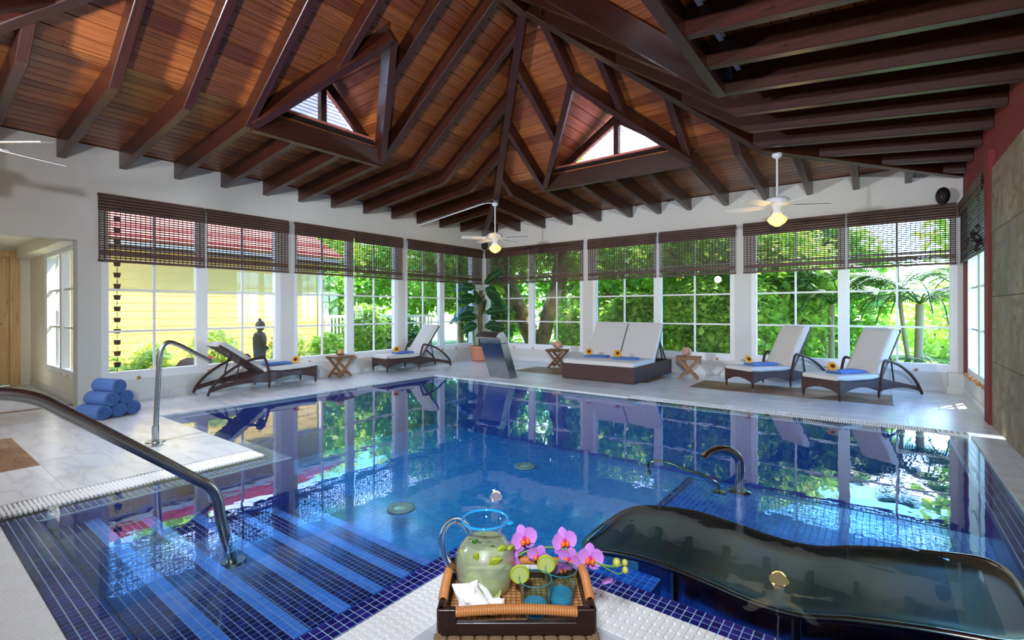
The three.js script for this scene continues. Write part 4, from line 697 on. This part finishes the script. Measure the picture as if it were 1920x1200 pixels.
{ const o = thing('glass_pitcher', 'round glass pitcher of lemonade with limes and mint, blue rim', 'pitcher', null, onTray(-0.092, 0.015, FY), YAW);
  const prof = [[0.001, 0], [0.042, 0], [0.068, 0.012], [0.085, 0.045], [0.0905, 0.085], [0.084, 0.122], [0.066, 0.15], [0.05, 0.168], [0.049, 0.182], [0.057, 0.2], [0.068, 0.214]];
  const cur = new THREE.SplineCurve(prof.slice(1).map(([r, y]) => new THREE.Vector2(r, y))).getPoints(40), gl = LA([[0.001, 0], ...cur.map((p) => [p.x, p.y])], 48);
  part('glass_body', gl, thinGlass(0xf6fbfb), o);
  part('lemonade', LA([[0.001, 0.004], ...cur.filter((p) => p.y > 0.004 && p.y < 0.155).map((p) => [p.x - 0.005, p.y]), [0.001, 0.156]], 40), phy(0xe6e9c2, 0.42, { transmission: 0.72, thickness: 0 }), o, 'cloudy pale green lemonade');
  part('blue_rim', nm(new THREE.TorusGeometry(0.068, 0.004, 8, 48).rotateX(Math.PI / 2).translate(0, 0.214, 0)), phy(0x1f8fd0, 0.1, { clearcoat: 1 }), o);
  part('spout_lip', SP(0.012, 0.07, 0.208, 0.01, 1.3, 0.5, 1), phy(0x1f8fd0, 0.1, { clearcoat: 1 }), o);
  part('glass_handle', TB([[-0.048, 0.178, 0], [-0.062, 0.2, 0], [-0.09, 0.212, 0], [-0.118, 0.195, 0], [-0.13, 0.15, 0], [-0.122, 0.105, 0], [-0.102, 0.075, 0], [-0.086, 0.062, 0]], 0.0095, 40, 12), phy(0xe9f2f4, 0.02, { transmission: 1, thickness: 0.01, ior: 1.45 }), o);
  for (const [a, y, s] of [[0.2, 0.125, 1], [1.1, 0.118, 1.1], [1.75, 0.13, 1], [2.6, 0.125, 0.9], [0.7, 0.142, 0.8]]) { const q = 0.079 - Math.max(0, y - 0.118) * 0.55; part('lime_piece', at(EX([[0, 0], ...[0, 1, 2, 3, 4, 5, 6].map((i) => [0.021 * s * Math.cos(i * 0.4 - 0.2), 0.021 * s * Math.sin(i * 0.4 - 0.2)])], 0.01, 0.002), q * Math.cos(a), y, q * Math.sin(a), 0.3, -a + 1.2, a), limeMat, o); }
  for (const y of [0.035, 0.06]) part('lime_slice', at(CY(0.026, 0.026, 0.006, 0, 0, 0, 20, Math.PI / 2 - 0.3, 0, 0.2), y > 0.05 ? -0.03 : 0.025, y, 0.055), limeFlesh, o);
  for (let i = 0; i < 7; i++) part('mint_leaf', at(grid(4, 6, (u, v) => [(u - 0.5) * 0.022 * Math.sin(Math.PI * v), 0.004 * Math.sin(v * 9), v * 0.034]), rr(-0.02, 0.03), 0.15 + rr(-0.004, 0.008), rr(-0.01, 0.03), rr(-0.4, 0.4), rr(0, 6), 0), mint, o); }
function tumbler(label, r, f, la) {
  const o = thing('tumbler', label, 'glass', 'blue tinted tumblers on the tray', onTray(r, f, FY), YAW);
  part('glass_body', LA([[0.001, 0.0], [0.034, 0.0], [0.036, 0.004], [0.0455, 0.098], [0.0445, 0.099], [0.0345, 0.014], [0.001, 0.012]], 36), thinGlass(0xeaf8f7), o);
  part('rim', nm(new THREE.TorusGeometry(0.045, 0.0013, 6, 40).rotateX(Math.PI / 2).translate(0, 0.0985, 0)), phy(0x2c7f84, 0.05, { clearcoat: 1 }), o);
  part('thick_base', LA([[0.001, 0.002], [0.033, 0.002], [0.0365, 0.026], [0.03, 0.034], [0.001, 0.03]], 32), phy(0x5cc4e8, 0.05, { transmission: 0.55, thickness: 0, ior: 1.4 }), o, 'bright blue glass base');
  const s = new THREE.Group(); s.name = 'lime_wheel'; o.add(s); s.position.set(0.045 * Math.cos(la), 0.101, 0.045 * Math.sin(la)); s.rotation.set(0, -la + Math.PI / 2 - 1.2, 0);
  part('rind', nm(new THREE.TorusGeometry(0.024, 0.0035, 8, 30)), limeMat, s); part('flesh', CY(0.0225, 0.0225, 0.005, 0, 0, 0, 24, Math.PI / 2), limeFlesh, s);
}
tumbler('blue tinted tumbler with a lime wheel beside the small white shell', 0.052, -0.095, 3.5);
tumbler('blue tinted tumbler with a lime wheel beside the right tray handle', 0.128, -0.045, 3.6);
{ const big = conchGeo(0.5, 64, 48);
  const o = thing('white_conch', 'large white spiky conch shell in front of the pitcher', 'shell', null, onTray(-0.128, -0.095, FY), YAW - 0.1); part('shell', big.clone().rotateY(0.35).scale(0.078, 0.15, 0.07).rotateZ(1.0).translate(0.012, 0.04, 0), M.shellWhite, o);
  const s = thing('white_whelk', 'small white spiny shell between the pitcher and the tumbler', 'shell', null, onTray(-0.048, -0.082, FY), YAW + 2); part('shell', big.clone().scale(0.034, 0.05, 0.034).rotateZ(1.2).translate(0, 0.02, 0), M.shellWhite, s); }
{ const o = thing('orchid_spray', 'spray of pink orchids with green buds lying across the tray', 'flower', null, onTray(0, 0, FY), YAW);   // local x right, -z away
  const pink = phy(0xcf86d6, 0.6, { transmission: 0.25, thickness: 0, side: THREE.DoubleSide }), mag = std(0xc01873, 0.5, { side: THREE.DoubleSide }), orange = std(0xe8641c, 0.5, { side: THREE.DoubleSide }), y0 = FY;
  part('stem', TB([[-0.06, 0.03, -0.05], [0.03, 0.09, -0.07], [0.12, 0.1, -0.075], [0.2, 0.085, -0.06], [0.26, 0.06, -0.05], [0.3, 0.052, -0.05]], 0.0035, 40, 6), M.green, o);
  const petal = (w, l, cup) => grid(8, 10, (u, v) => { const k = (u - 0.5) * 2, s = Math.pow(Math.max(0, Math.sin(Math.PI * (0.05 + 0.95 * v))), 0.55); return [k * w * s * (0.55 + 0.45 * Math.min(1, v * 2)), v * l, cup * (v * v * 0.6 - 0.2 * v) + 0.25 * cup * k * k * s]; });
  const big = petal(0.026, 0.043, 0.014), sep = petal(0.016, 0.043, -0.008);
  for (const [x, y, z, ry, rx, s] of [[0.025, 0.128, -0.07, 0.35, -0.15, 1.05], [0.15, 0.118, -0.075, 0.3, -0.2, 1.0], [0.225, 0.078, -0.05, 0.15, -0.1, 1.05], [0.07, 0.085, -0.05, -0.3, 0.2, 0.9], [0.165, 0.075, -0.055, -0.5, 0.2, 0.9], [-0.01, 0.075, -0.045, -0.6, 0.1, 0.8], [0.14, 0.06, -0.03, 0.2, 0.5, 0.8]]) {
    const f = new THREE.Group(); f.name = 'blossom'; o.add(f); f.position.set(x, y, z); f.rotation.set(rx, ry, rr(-0.4, 0.4)); f.scale.setScalar(s);
    for (const a of [1.35, -1.35]) part('petal', at(big.clone(), 0, 0, 0, 0, 0, a), pink, f); for (const a of [0, 2.35, -2.35]) part('sepal', at(sep.clone(), 0, 0, -0.003, 0, 0, a), pink, f);
    part('lip', J([at(petal(0.014, 0.03, 0.02), 0, -0.004, 0.006, 0.9, 0, Math.PI), SP(0.006, 0, 0.004, 0.008, 1, 1.2, 1)]), mag, f); part('throat', J([SP(0.0095, 0.007, -0.005, 0.008, 0.8, 1.1, 0.8), SP(0.009, -0.008, -0.004, 0.009, 0.8, 1, 0.8)]), orange, f);
  }
  const bud = phy(0xb7b648, 0.5);
  for (const [x, y, z, r] of [[0.308, 0.066, -0.05, 0.012], [0.332, 0.068, -0.045, 0.009], [0.332, 0.048, -0.04, 0.0095]]) { const b = part('bud', SP(r, x, y, z, 1, 1.15, 1), bud, o); part('stalk', TB([[0.25, 0.063, -0.052], [x - 0.02, y - 0.012, z], [x - r * 0.6, y - r * 0.4, z]], 0.002, 10, 5), M.green, b); }
  part('fallen_petal', at(petal(0.02, 0.04, 0.025), 0.262, 0.012, -0.03, 0.4, 0.3, -0.4), pink, o); }
// ---------- garden outside ----------
{ const g = struct('ground', 'grassy ground outside the pool room', 'ground'); part('lawn', J([BX(-40, -TH - 0.01, -0.4, -0.06, -40, 7.5), BX(-TH - 0.01, W + TH, -0.4, -0.06, -40, -TH), BX(W + TH, 50, -0.4, -0.06, -40, 50), BX(-40, W + TH, -0.4, -0.06, L + TH, 50), BX(-40, -3.45, -0.4, -0.06, 7.5, L + TH)]), M.grass, g); }
const leafG = (() => { const g = grid(2, 4, (u, v) => { const k = (u - 0.5) * 2, w = 0.36 * Math.sin(Math.PI * (0.06 + v * 0.9)); return [k * w, -0.18 * v * v + 0.1 * Math.abs(k), v]; }); return g; })();
const q4 = new THREE.Quaternion(), e3 = new THREE.Euler(), m4 = new THREE.Matrix4(), col = new THREE.Color();
function leaves(parent, n, place, size, pal) {    // one crown of leaves
  const im = new THREE.InstancedMesh(leafG, M.leaf, n); im.name = 'foliage'; im.userData.kind = 'stuff'; im.castShadow = im.receiveShadow = true;
  for (let i = 0; i < n; i++) {
    const p = place(i), s = size * rr(0.8, 1.55); e3.set(rr(-0.5, 1.1), rr(0, Math.PI * 2), rr(-0.5, 0.5), 'YXZ');
    im.setMatrixAt(i, m4.compose(V(...p), q4.setFromEuler(e3), V(s, s, s)));
    const c = pal[Math.floor(rnd() * pal.length)], k = rr(1.25, 2.0); im.setColorAt(i, col.setRGB(c[0] * k, c[1] * k, c[2] * k));
  }
  parent.add(im);
}
const GREENS = { lime: [[0.28, 0.44, 0.05], [0.18, 0.36, 0.04], [0.40, 0.52, 0.09]], mid: [[0.15, 0.3, 0.035], [0.22, 0.38, 0.05], [0.3, 0.44, 0.065]], dark: [[0.05, 0.15, 0.03], [0.09, 0.22, 0.035], [0.15, 0.3, 0.04]], pale: [[0.5, 0.55, 0.22], [0.38, 0.5, 0.14], [0.6, 0.62, 0.36]] };
const blob = (x, y, z, rx, ry, rz) => () => { let a, b, c; do { a = rr(-1, 1); b = rr(-1, 1); c = rr(-1, 1); } while (a * a + b * b + c * c > 1); const k = 0.55 + 0.45 * Math.sqrt(rnd()), r = Math.hypot(a, b, c) || 1; return [x + a / r * rx * k * Math.max(r, 0.5), Math.max(0, y + b / r * ry * k), z + c / r * rz * k * Math.max(r, 0.5)]; };
function shrub(name, label, cat, x, z, rx, ry, rz, n, size, pal, cy) {
  const o = thing(name, label, cat, null, [x, -0.06, z]); const y = cy ?? ry * 0.9;
  part('stems', J([0, 1, 2, 3].map((i) => TB([[rr(-0.1, 0.1), 0, rr(-0.1, 0.1)], [rr(-0.4, 0.4) * rx, y * 0.6, rr(-0.4, 0.4) * rz], [rr(-0.6, 0.6) * rx, y * 1.2, rr(-0.6, 0.6) * rz]], 0.012 + 0.012 * ry, 8, 5))), M.bark, o);
  leaves(o, n, blob(0, y, 0, rx, ry, rz), size, pal); return o;
}
function tree(label, x, z, h, cr, pal, n, size, lean = [0, 0], r0 = 0.1) {
  const o = thing('garden_tree', label, 'tree', null, [x, -0.06, z]), top = [lean[0], h, lean[1]];
  part('trunk', TB([[0, 0, 0], [lean[0] * 0.2, h * 0.4, lean[1] * 0.2], top], r0, 16, 8), M.bark, o);
  for (let i = 0; i < 5; i++) { const a = i * 1.3 + x; part('branch', TB([[lean[0] * 0.5, h * (0.45 + 0.08 * i), lean[1] * 0.5], [lean[0] * 0.7 + Math.cos(a) * cr * 0.4, h * (0.6 + 0.08 * i), Math.sin(a) * cr * 0.4], [lean[0] + Math.cos(a) * cr * 0.8, h * (0.7 + 0.1 * i), Math.sin(a) * cr * 0.8]], r0 * 0.4, 10, 6), M.bark, o); }
  leaves(o, n, blob(lean[0], h, lean[1], cr, cr * 0.85, cr), size, pal); return o;
}
// behind the far wall: large trunk, trees and shrubs
{ const o = thing('old_tree', 'thick forked old tree trunk close behind the far window', 'tree', null, [-0.1, -0.06, -2.6]);
  part('trunk', J([TB([[0.0, 0, 0], [-0.25, 0.5, 0], [-0.55, 1.0, 0], [-0.95, 1.8, 0.1], [-1.6, 3.2, 0.1]], 0.27, 24, 12), TB([[0.1, 0, 0.1], [0.3, 0.6, 0.1], [0.45, 1.2, 0.1], [0.7, 2.0, 0], [0.9, 3.6, 0]], 0.21, 24, 12)]), M.bark, o);
  for (const a of [[-1.2, 2.4, -0.2, -2.2, 3.4, 0.4], [0.8, 2.6, 0, 1.8, 3.4, 0.6], [0.6, 1.6, 0, 1.3, 2.0, -0.8]]) part('branch', TB([[a[0], a[1], a[2]], [(a[0] + a[3]) / 2, (a[1] + a[4]) / 2 + 0.15, (a[2] + a[5]) / 2], [a[3], a[4], a[5]]], 0.07, 10, 7), M.bark, o);
  leaves(o, 5000, blob(0, 4.4, 0, 3.2, 1.9, 1.8), 0.17, GREENS.mid); leaves(o, 500, blob(1.1, 2.2, -0.4, 0.8, 0.7, 0.5), 0.14, GREENS.lime); }
tree('broad leafy tree outside the window with the double lounger', 4.3, -3.4, 2.6, 1.9, GREENS.mid, 5200, 0.15, [0.3, 0]);
tree('light green leafy tree between the double lounger and the palms', 6.1, -3.0, 1.9, 1.5, GREENS.lime, 4200, 0.14);
tree('leafy tree beyond the thick trunk', 1.6, -5.2, 2.6, 2.0, GREENS.mid, 4500, 0.16);
tree('leafy tree beside the fence behind the plant corner', -2.3, -1.6, 2.7, 1.8, GREENS.mid, 5000, 0.15);
tree('airy tree above the white fence', -7.0, 0.2, 2.7, 1.9, GREENS.lime, 3600, 0.16, [0.2, 0.1], 0.08);
tree('leafy tree past the far end of the fence', -5.6, -3.0, 3.0, 2.4, GREENS.mid, 5000, 0.18);
tree('tall leafy tree past the palms', 10.6, -5.5, 3.2, 2.0, GREENS.lime, 3400, 0.18);
for (const [x, z, rx, ry, rz, n, s, p, l] of [
  [-0.9, -1.2, 1.0, 0.95, 0.5, 3000, 0.12, 'dark', 'dark glossy shrub just outside the plant corner'], [1.9, -1.5, 0.8, 0.7, 0.4, 1500, 0.12, 'mid', 'low shrub in front of the thick trunk'], [3.2, -1.9, 1.0, 0.9, 0.5, 2600, 0.12, 'mid', 'leafy shrub behind the small table with the conch shell'],
  [4.8, -1.7, 1.0, 1.05, 0.5, 3000, 0.11, 'lime', 'yellow green shrub behind the double lounger'], [5.9, -1.6, 0.7, 1.0, 0.45, 2600, 0.1, 'lime', 'yellow green shrub beside the palms'], [6.6, -2.4, 0.7, 1.2, 0.5, 2200, 0.11, 'lime', 'tall yellow green shrub at the foot of the first palm'],
  [3.4, -6.2, 2.6, 2.4, 1.0, 5200, 0.2, 'mid', 'large hedge far behind the double lounger'], [-0.6, -6.6, 2.6, 2.4, 1.0, 5200, 0.2, 'mid', 'large hedge far behind the thick trunk'], [6.6, -6.4, 2.0, 2.0, 0.9, 4200, 0.2, 'mid', 'large hedge far behind the first palm'],
  [-4.2, -5.6, 2.6, 2.5, 1.2, 5000, 0.2, 'mid', 'large hedge far behind the plant corner'], [-8.2, -1.2, 1.6, 2.4, 2.6, 5000, 0.2, 'mid', 'large hedge beyond the white fence'], [-9.0, 4.0, 1.6, 3.0, 2.2, 3600, 0.22, 'mid', 'tall hedge behind the yellow house'],
  [-2.2, 0.9, 0.6, 0.6, 0.7, 1500, 0.11, 'dark', 'dark shrub below the window left of the potted plant'], [-1.9, 2.2, 0.7, 0.75, 0.6, 1900, 0.1, 'mid', 'fresh green shrub in front of the white fence'], [-1.5, 3.4, 0.5, 0.42, 0.5, 1200, 0.08, 'lime', 'low bright shrub at the corner of the yellow house'],
  [-1.5, 4.3, 0.4, 0.45, 0.5, 1200, 0.07, 'pale', 'pale variegated shrub outside behind the teak table with the candle'], [-1.6, 5.6, 0.4, 0.5, 0.55, 1500, 0.07, 'pale', 'pale variegated shrub left of the statue'], [-1.75, 6.5, 0.35, 0.4, 0.4, 900, 0.07, 'pale', 'pale variegated shrub behind the boulder'], [9.6, -7.5, 2.2, 1.1, 0.8, 2200, 0.18, 'pale', 'low pale hedge at the end of the lawn']])
  shrub('garden_shrub', l, 'shrub', x, z, rx, ry, rz, n, s, GREENS[p]);
// fern
{ const o = thing('fern', 'bright green fern under the rain chain window', 'fern', null, [-1.3, -0.06, 6.9]);
  const frond = (() => { const g = []; const P = (t) => V(0.4 * t, 0.95 * t - 0.6 * t * t + 0.04, 0); g.push(TB([0, 0.3, 0.6, 1].map(P), 0.003, 10, 4)); for (let i = 2; i < 20; i++) for (const s of [-1, 1]) { const t = i / 20, l = 0.1 * Math.sin(Math.PI * (0.15 + t * 0.8)), q = P(t); g.push(grid(1, 3, (u, v) => [q.x + v * l * 0.4, q.y - v * v * 0.02, q.z + s * v * l + (u - 0.5) * 0.018 * Math.sin(v * 2.6 + 0.5) * 0]).translate(0, 0, 0)); g.push(grid(2, 3, (u, v) => [q.x + v * l * 0.4 + (u - 0.5) * 0.022 * Math.sin(Math.PI * (0.2 + 0.75 * v)), q.y - v * v * 0.02, q.z + s * v * l])); } return J(g); })();
  const fm = phy(0x7cbf2c, 0.7, { transmission: 0.4, thickness: 0, side: THREE.DoubleSide });
  for (let i = 0; i < 26; i++) { const f = part('frond', frond, fm, o); f.rotation.set(0, i * 2.4, rr(-0.5, 0.15)); f.scale.setScalar(rr(0.95, 1.4)); f.position.y = 0.06; } }
{ const o = thing('boulder', 'dark mossy boulder outside beside the fern', 'rock', null, [-0.8, -0.1, 6.3]); const g = new THREE.IcosahedronGeometry(0.26, 4), p = g.attributes.position; for (let i = 0; i < p.count; i++) { const v = V(p.getX(i), p.getY(i), p.getZ(i)), k = 0.55 + 0.9 * fbm((v.x + 1) * 0.5, (v.y + v.z * 0.7 + 2) * 0.4, 6, 6, 5, 77); p.setXYZ(i, v.x * k * 1.1, v.y * k * 1.5 + 0.2, v.z * k); } g.computeVertexNormals(); part('rock', planar(g), M.stone, o); }
{ const o = thing('flowering_plant', 'low plant with crimson flowers outside in front of the boulder', 'plant', null, [-1.05, -0.06, 5.98]); leaves(o, 260, blob(0, 0.2, 0, 0.2, 0.2, 0.2), 0.09, GREENS.lime); for (let i = 0; i < 7; i++) part('blossom', SP(0.045, rr(-0.15, 0.2), 0.34 + rr(-0.08, 0.12), rr(-0.16, 0.16), 1, 0.7, 1, 8, 6), std(0xc0263e, 0.7), o); }
{ const o = thing('garden_statue', 'dark weathered standing statue with a topknot outside the window', 'statue', null, [-1.3, -0.06, 4.94], 1.2);
  part('body', at(LA([[0.001, 0], [0.16, 0], [0.16, 0.06], [0.135, 0.1], [0.13, 0.4], [0.145, 0.62], [0.15, 0.74], [0.12, 0.83], [0.05, 0.87], [0.045, 0.9], [0.001, 0.9]], 20).scale(0.8, 1, 1)), M.statue, o); part('head', SP(0.09, 0.01, 0.975, 0, 0.95, 1.15, 0.92), M.statue, o); part('topknot', SP(0.034, 0, 1.088, 0, 1, 0.8, 1), M.statue, o); part('ears', J([SP(0.022, 0.01, 0.95, 0.075, 0.6, 1.8, 0.5), SP(0.022, 0.01, 0.95, -0.075, 0.6, 1.8, 0.5)]), M.statue, o); part('nose', SP(0.016, 0.085, 0.965, 0, 0.8, 1.4, 0.7), M.statue, o); part('arm', TB([[0.02, 0.78, 0.13], [0.07, 0.6, 0.14], [0.12, 0.55, 0.03]], 0.035, 10, 8), M.statue, o); part('arm', TB([[0.02, 0.78, -0.13], [0.07, 0.6, -0.14], [0.12, 0.55, -0.03]], 0.035, 10, 8), M.statue, o); }
{ const o = thing('yellow_orchid', 'yellow flower spray leaning on the statue', 'flower', null, [-1.12, -0.06, 4.82]); part('stem', TB([[0, 0, 0.05], [0.04, 0.5, -0.02], [0, 0.72, -0.1], [0.02, 0.6, -0.18]], 0.006, 16, 5), M.green, o); for (let i = 0; i < 9; i++) part('blossom', SP(0.04, rr(-0.06, 0.06), 0.5 + rr(0, 0.24), -0.08 + rr(-0.1, 0.1), 1, 0.8, 0.8, 7, 5), std(0xe2c93a, 0.7), o); leaves(o, 40, blob(0, 0.1, 0, 0.16, 0.14, 0.16), 0.16, GREENS.dark); }
// rain chain
{ const o = thing('rain_chain', 'copper rain chain of small cups hanging outside the window', 'rain chain', null, [-0.6, 0, 7.24]); const cup = LA([[0.001, -0.03], [0.03, -0.03], [0.034, -0.026], [0.042, 0.03], [0.05, 0.036], [0.039, 0.03], [0.03, -0.022], [0.001, -0.024]], 14), link = J([TB([[-0.04, 0.034, 0], [0, 0.1, 0], [0.04, 0.034, 0]], 0.003, 8, 4), TB([[0, 0.1, 0], [0, 0.125, 0]], 0.003, 2, 4)]);
  for (let i = 0; i < 17; i++) { const c = part('cup', cup, M.copper, o); c.position.y = 0.12 + i * 0.158; part('link', link, M.copper, c); } }
// yellow house
{ const o = thing('yellow_house', 'house with yellow lap siding and red tiled roof outside the window', 'house', null);
  for (let i = 0; i < 17; i++) part('siding_board', hexa([[-2.6, -0.06 + i * 0.14, 2.9], [-2.6, -0.06 + i * 0.14, 7.54], [-2.604, 0.085 + i * 0.14, 7.54], [-2.604, 0.085 + i * 0.14, 2.9]], V(-0.02, 0, 0)), M.siding, o);
  for (let i = 0; i < 17; i++) part('siding_board', hexa([[-2.6, -0.06 + i * 0.14, 2.88], [-6, -0.06 + i * 0.14, 2.88], [-6, 0.085 + i * 0.14, 2.902], [-2.6, 0.085 + i * 0.14, 2.902]], V(0, 0, 0.02)), M.siding, o);
  part('core', BX(-6, -2.65, -0.06, 2.36, 2.93, 7.54), M.siding, o); part('corner_trim', BX(-2.68, -2.585, -0.06, 2.3, 2.865, 2.97), M.trimWhite, o);
  part('fascia', BX(-2.5, -2.46, 2.3, 2.42, 2.5, 7.55), M.trimWhite, o); part('gutter', at(planar(EX([[0, 0], [0.1, 0.0], [0.12, 0.08], [0.1, 0.08], [0.09, 0.02], [0, 0.02]], 4.95, 0)), -2.46, 2.34, 4.98), M.trimWhite, o); part('soffit', BX(-2.65, -2.46, 2.3, 2.33, 2.5, 7.55), M.trimWhite, o);
  for (let i = 0; i < 14; i++) { const a = i / 14, b = (i + 1) / 14, X = (t) => -2.4 - t * 2.28, Y = (t) => 2.42 + t * 1.05; part('tile_course', hexa([[X(a), Y(a) + 0.02, 2.35], [X(a), Y(a) + 0.02, 7.5], [X(b), Y(b), 7.5], [X(b), Y(b), 2.35 + 0.0]], V(0.01, 0.03, 0)), M.roofTile, o); }
  part('gable_end', hexa([[-2.4, 2.36, 2.9], [-6, 2.36, 2.9], [-4.7, 3.4, 2.9]], V(0, 0, 0.05)), M.siding, o); part('rear_roof', hexa([[-4.68, 3.47, 2.35], [-4.68, 3.47, 7.5], [-7, 2.45, 7.5], [-7, 2.45, 2.35]], V(0, 0.04, 0)), M.roofTile, o); }
// white fence
{ const o = thing('picket_fence', 'white picket fence past the corner of the yellow house', 'fence', null); const A = V(-5.4, 0, 2.3), Bv = V(-3.6, 0, -1.6), n = 44;
  for (let i = 0; i < n; i++) { const p = A.clone().lerp(Bv, i / (n - 1)); if (i % 11 === 0) { const k = part('post', J([B(0.09, 1.2, 0.09, p.x, 0.54, p.z), SP(0.05, p.x, 1.17, p.z)]), M.trimWhite, o); } else part('picket', B(0.05, 1.0, 0.025, p.x, 0.5, p.z, 0, Math.atan2(Bv.x - A.x, Bv.z - A.z) + Math.PI / 2, 0), M.trimWhite, o); }
  for (const y of [0.12, 1.02]) part('rail', BAR([A.x, y, A.z], [Bv.x, y, Bv.z], 0.05, 0.08), M.trimWhite, o); }
// palms
const leaflets = (len, n, wid, droop) => { const g = []; const P = (t) => V(len * t * (1 - 0.25 * t * droop), 0.75 * len * t - droop * len * 0.75 * t * t, 0); g.push(TB([0, 0.25, 0.5, 0.75, 1].map(P), 0.012, 14, 5)); for (let i = 3; i < n; i++) for (const s of [-1, 1]) { const t = i / n, l = wid * Math.sin(Math.PI * (0.2 + t * 0.75)), q = P(t); g.push(grid(2, 4, (u, v) => { const k = (u - 0.5) * 0.034 * Math.sin(Math.PI * (0.25 + 0.72 * v)); return [q.x + v * l * 0.62 + k, q.y - 0.4 * l * v * v + 0.08 * l * v, q.z + s * v * l * 0.78]; })); } return J(g); };
const frA = leaflets(1.5, 30, 0.42, 1.0), frB = leaflets(1.25, 26, 0.36, 1.35), frC = leaflets(0.95, 22, 0.3, 0.8);
function palm(label, x, z, h, stems, n, sc = 1) {
  const o = thing('garden_palm', label, 'palm', 'palms outside the far window', [x, -0.06, z]);
  stems.forEach(([dx, dz, hh, r], k) => { part('trunk', TB([[dx * 0.3, 0, dz * 0.3], [dx * 0.7, hh * 0.5, dz * 0.7], [dx, hh, dz]], r, 20, 10), M.palmBark, o);
    for (let i = 0; i < n; i++) { const f = part('frond', [frA, frB, frC][i % 3], M.palm, o); f.position.set(dx, hh, dz); f.rotation.set(0, i * 2.4 + k, rr(-0.1, 0.35)); f.scale.setScalar(sc * rr(0.85, 1.1)); } });
}
palm('clump of slim green palms behind the pair of loungers', 7.2, -2.3, 1.8, [[0, 0, 1.35, 0.055], [-0.25, -0.2, 1.8, 0.045]], 13);
palm('palm with a smooth pale trunk outside near the red wall', 8.5, -2.1, 1.6, [[0.05, 0, 1.35, 0.065], [-0.25, 0.1, 1.6, 0.035]], 13);
palm('small low palm at the foot of the trunk near the red wall', 8.75, -1.6, 0.4, [[0, 0, 0.15, 0.06]], 9, 0.85);
palm('low fan of palm fronds behind the small table left of the double lounger', 2.5, -1.1, 0.3, [[0, 0, 0.05, 0.05]], 7, 0.6);
palm('palm further off outside the window beside the red wall', 9.7, -3.6, 1.8, [[0, 0, 1.7, 0.09]], 12, 1.1);
// ---------- photographer's strobes behind the camera ----------
function strobe(label, x, y, z, tx, ty, tz, cd, cone) {
  const o = thing('studio_strobe', label, 'strobe light', 'strobe lights on stands'), p = V(x, y, z), d = V(tx, ty, tz).sub(p).normalize(), q = new THREE.Quaternion().setFromUnitVectors(V(0, 0, 1), d);
  const head = new THREE.Group(); head.name = 'lamp_head'; head.position.copy(p); head.quaternion.copy(q); o.add(head);
  part('reflector', LA([[0.05, -0.25], [0.06, -0.12], [0.14, 0.0], [0.145, 0.0], [0.07, -0.12], [0.055, -0.25]], 24).rotateX(Math.PI / 2), M.black, head);
  part('lamp_face', CY(0.12, 0.12, 0.005, 0, 0, -0.03, 24, Math.PI / 2), new THREE.MeshStandardMaterial({ color: 0xffffff, emissive: 0xffffff, emissiveIntensity: 4 }), head);
  part('stand', J([CY(0.015, 0.015, y - 0.2, x - d.x * 0.2, (y - 0.2) / 2 + 0.1, z - d.z * 0.2, 10), ...[0, 2.1, 4.2].map((a) => TB([[x - d.x * 0.2, 0.35, z - d.z * 0.2], [x - d.x * 0.2 + 0.35 * Math.cos(a), 0.01, z - d.z * 0.2 + 0.35 * Math.sin(a)]], 0.01, 2, 6))]), M.black, o);
  const l = new THREE.SpotLight(0xe9f0ff, cd, 0, cone, 0.9, 2); l.name = 'strobe_lamp'; l.position.copy(p).addScaledVector(d, 0.03); l.target.position.set(tx, ty, tz); l.castShadow = true; l.shadow.radius = 6; scene.add(l); scene.add(l.target); l.target.name = 'strobe_aim';
}
strobe('studio strobe on a stand by the wall opposite the loungers, toward the side passage', 3.0, 2.35, 10.3, 4.6, 2.6, 0, 86, 1.1);
strobe('studio strobe on a stand by the wall opposite the loungers, toward the stone cladding', 8.3, 2.3, 10.2, 2.6, 2.5, 1.5, 92, 1.05);
strobe('studio strobe on a stand by the wall opposite the loungers, tilted down to the deck', 1.5, 2.6, 10.5, 3.6, 0, 7.9, 22, 1.05);
renderer.render(scene, camera);
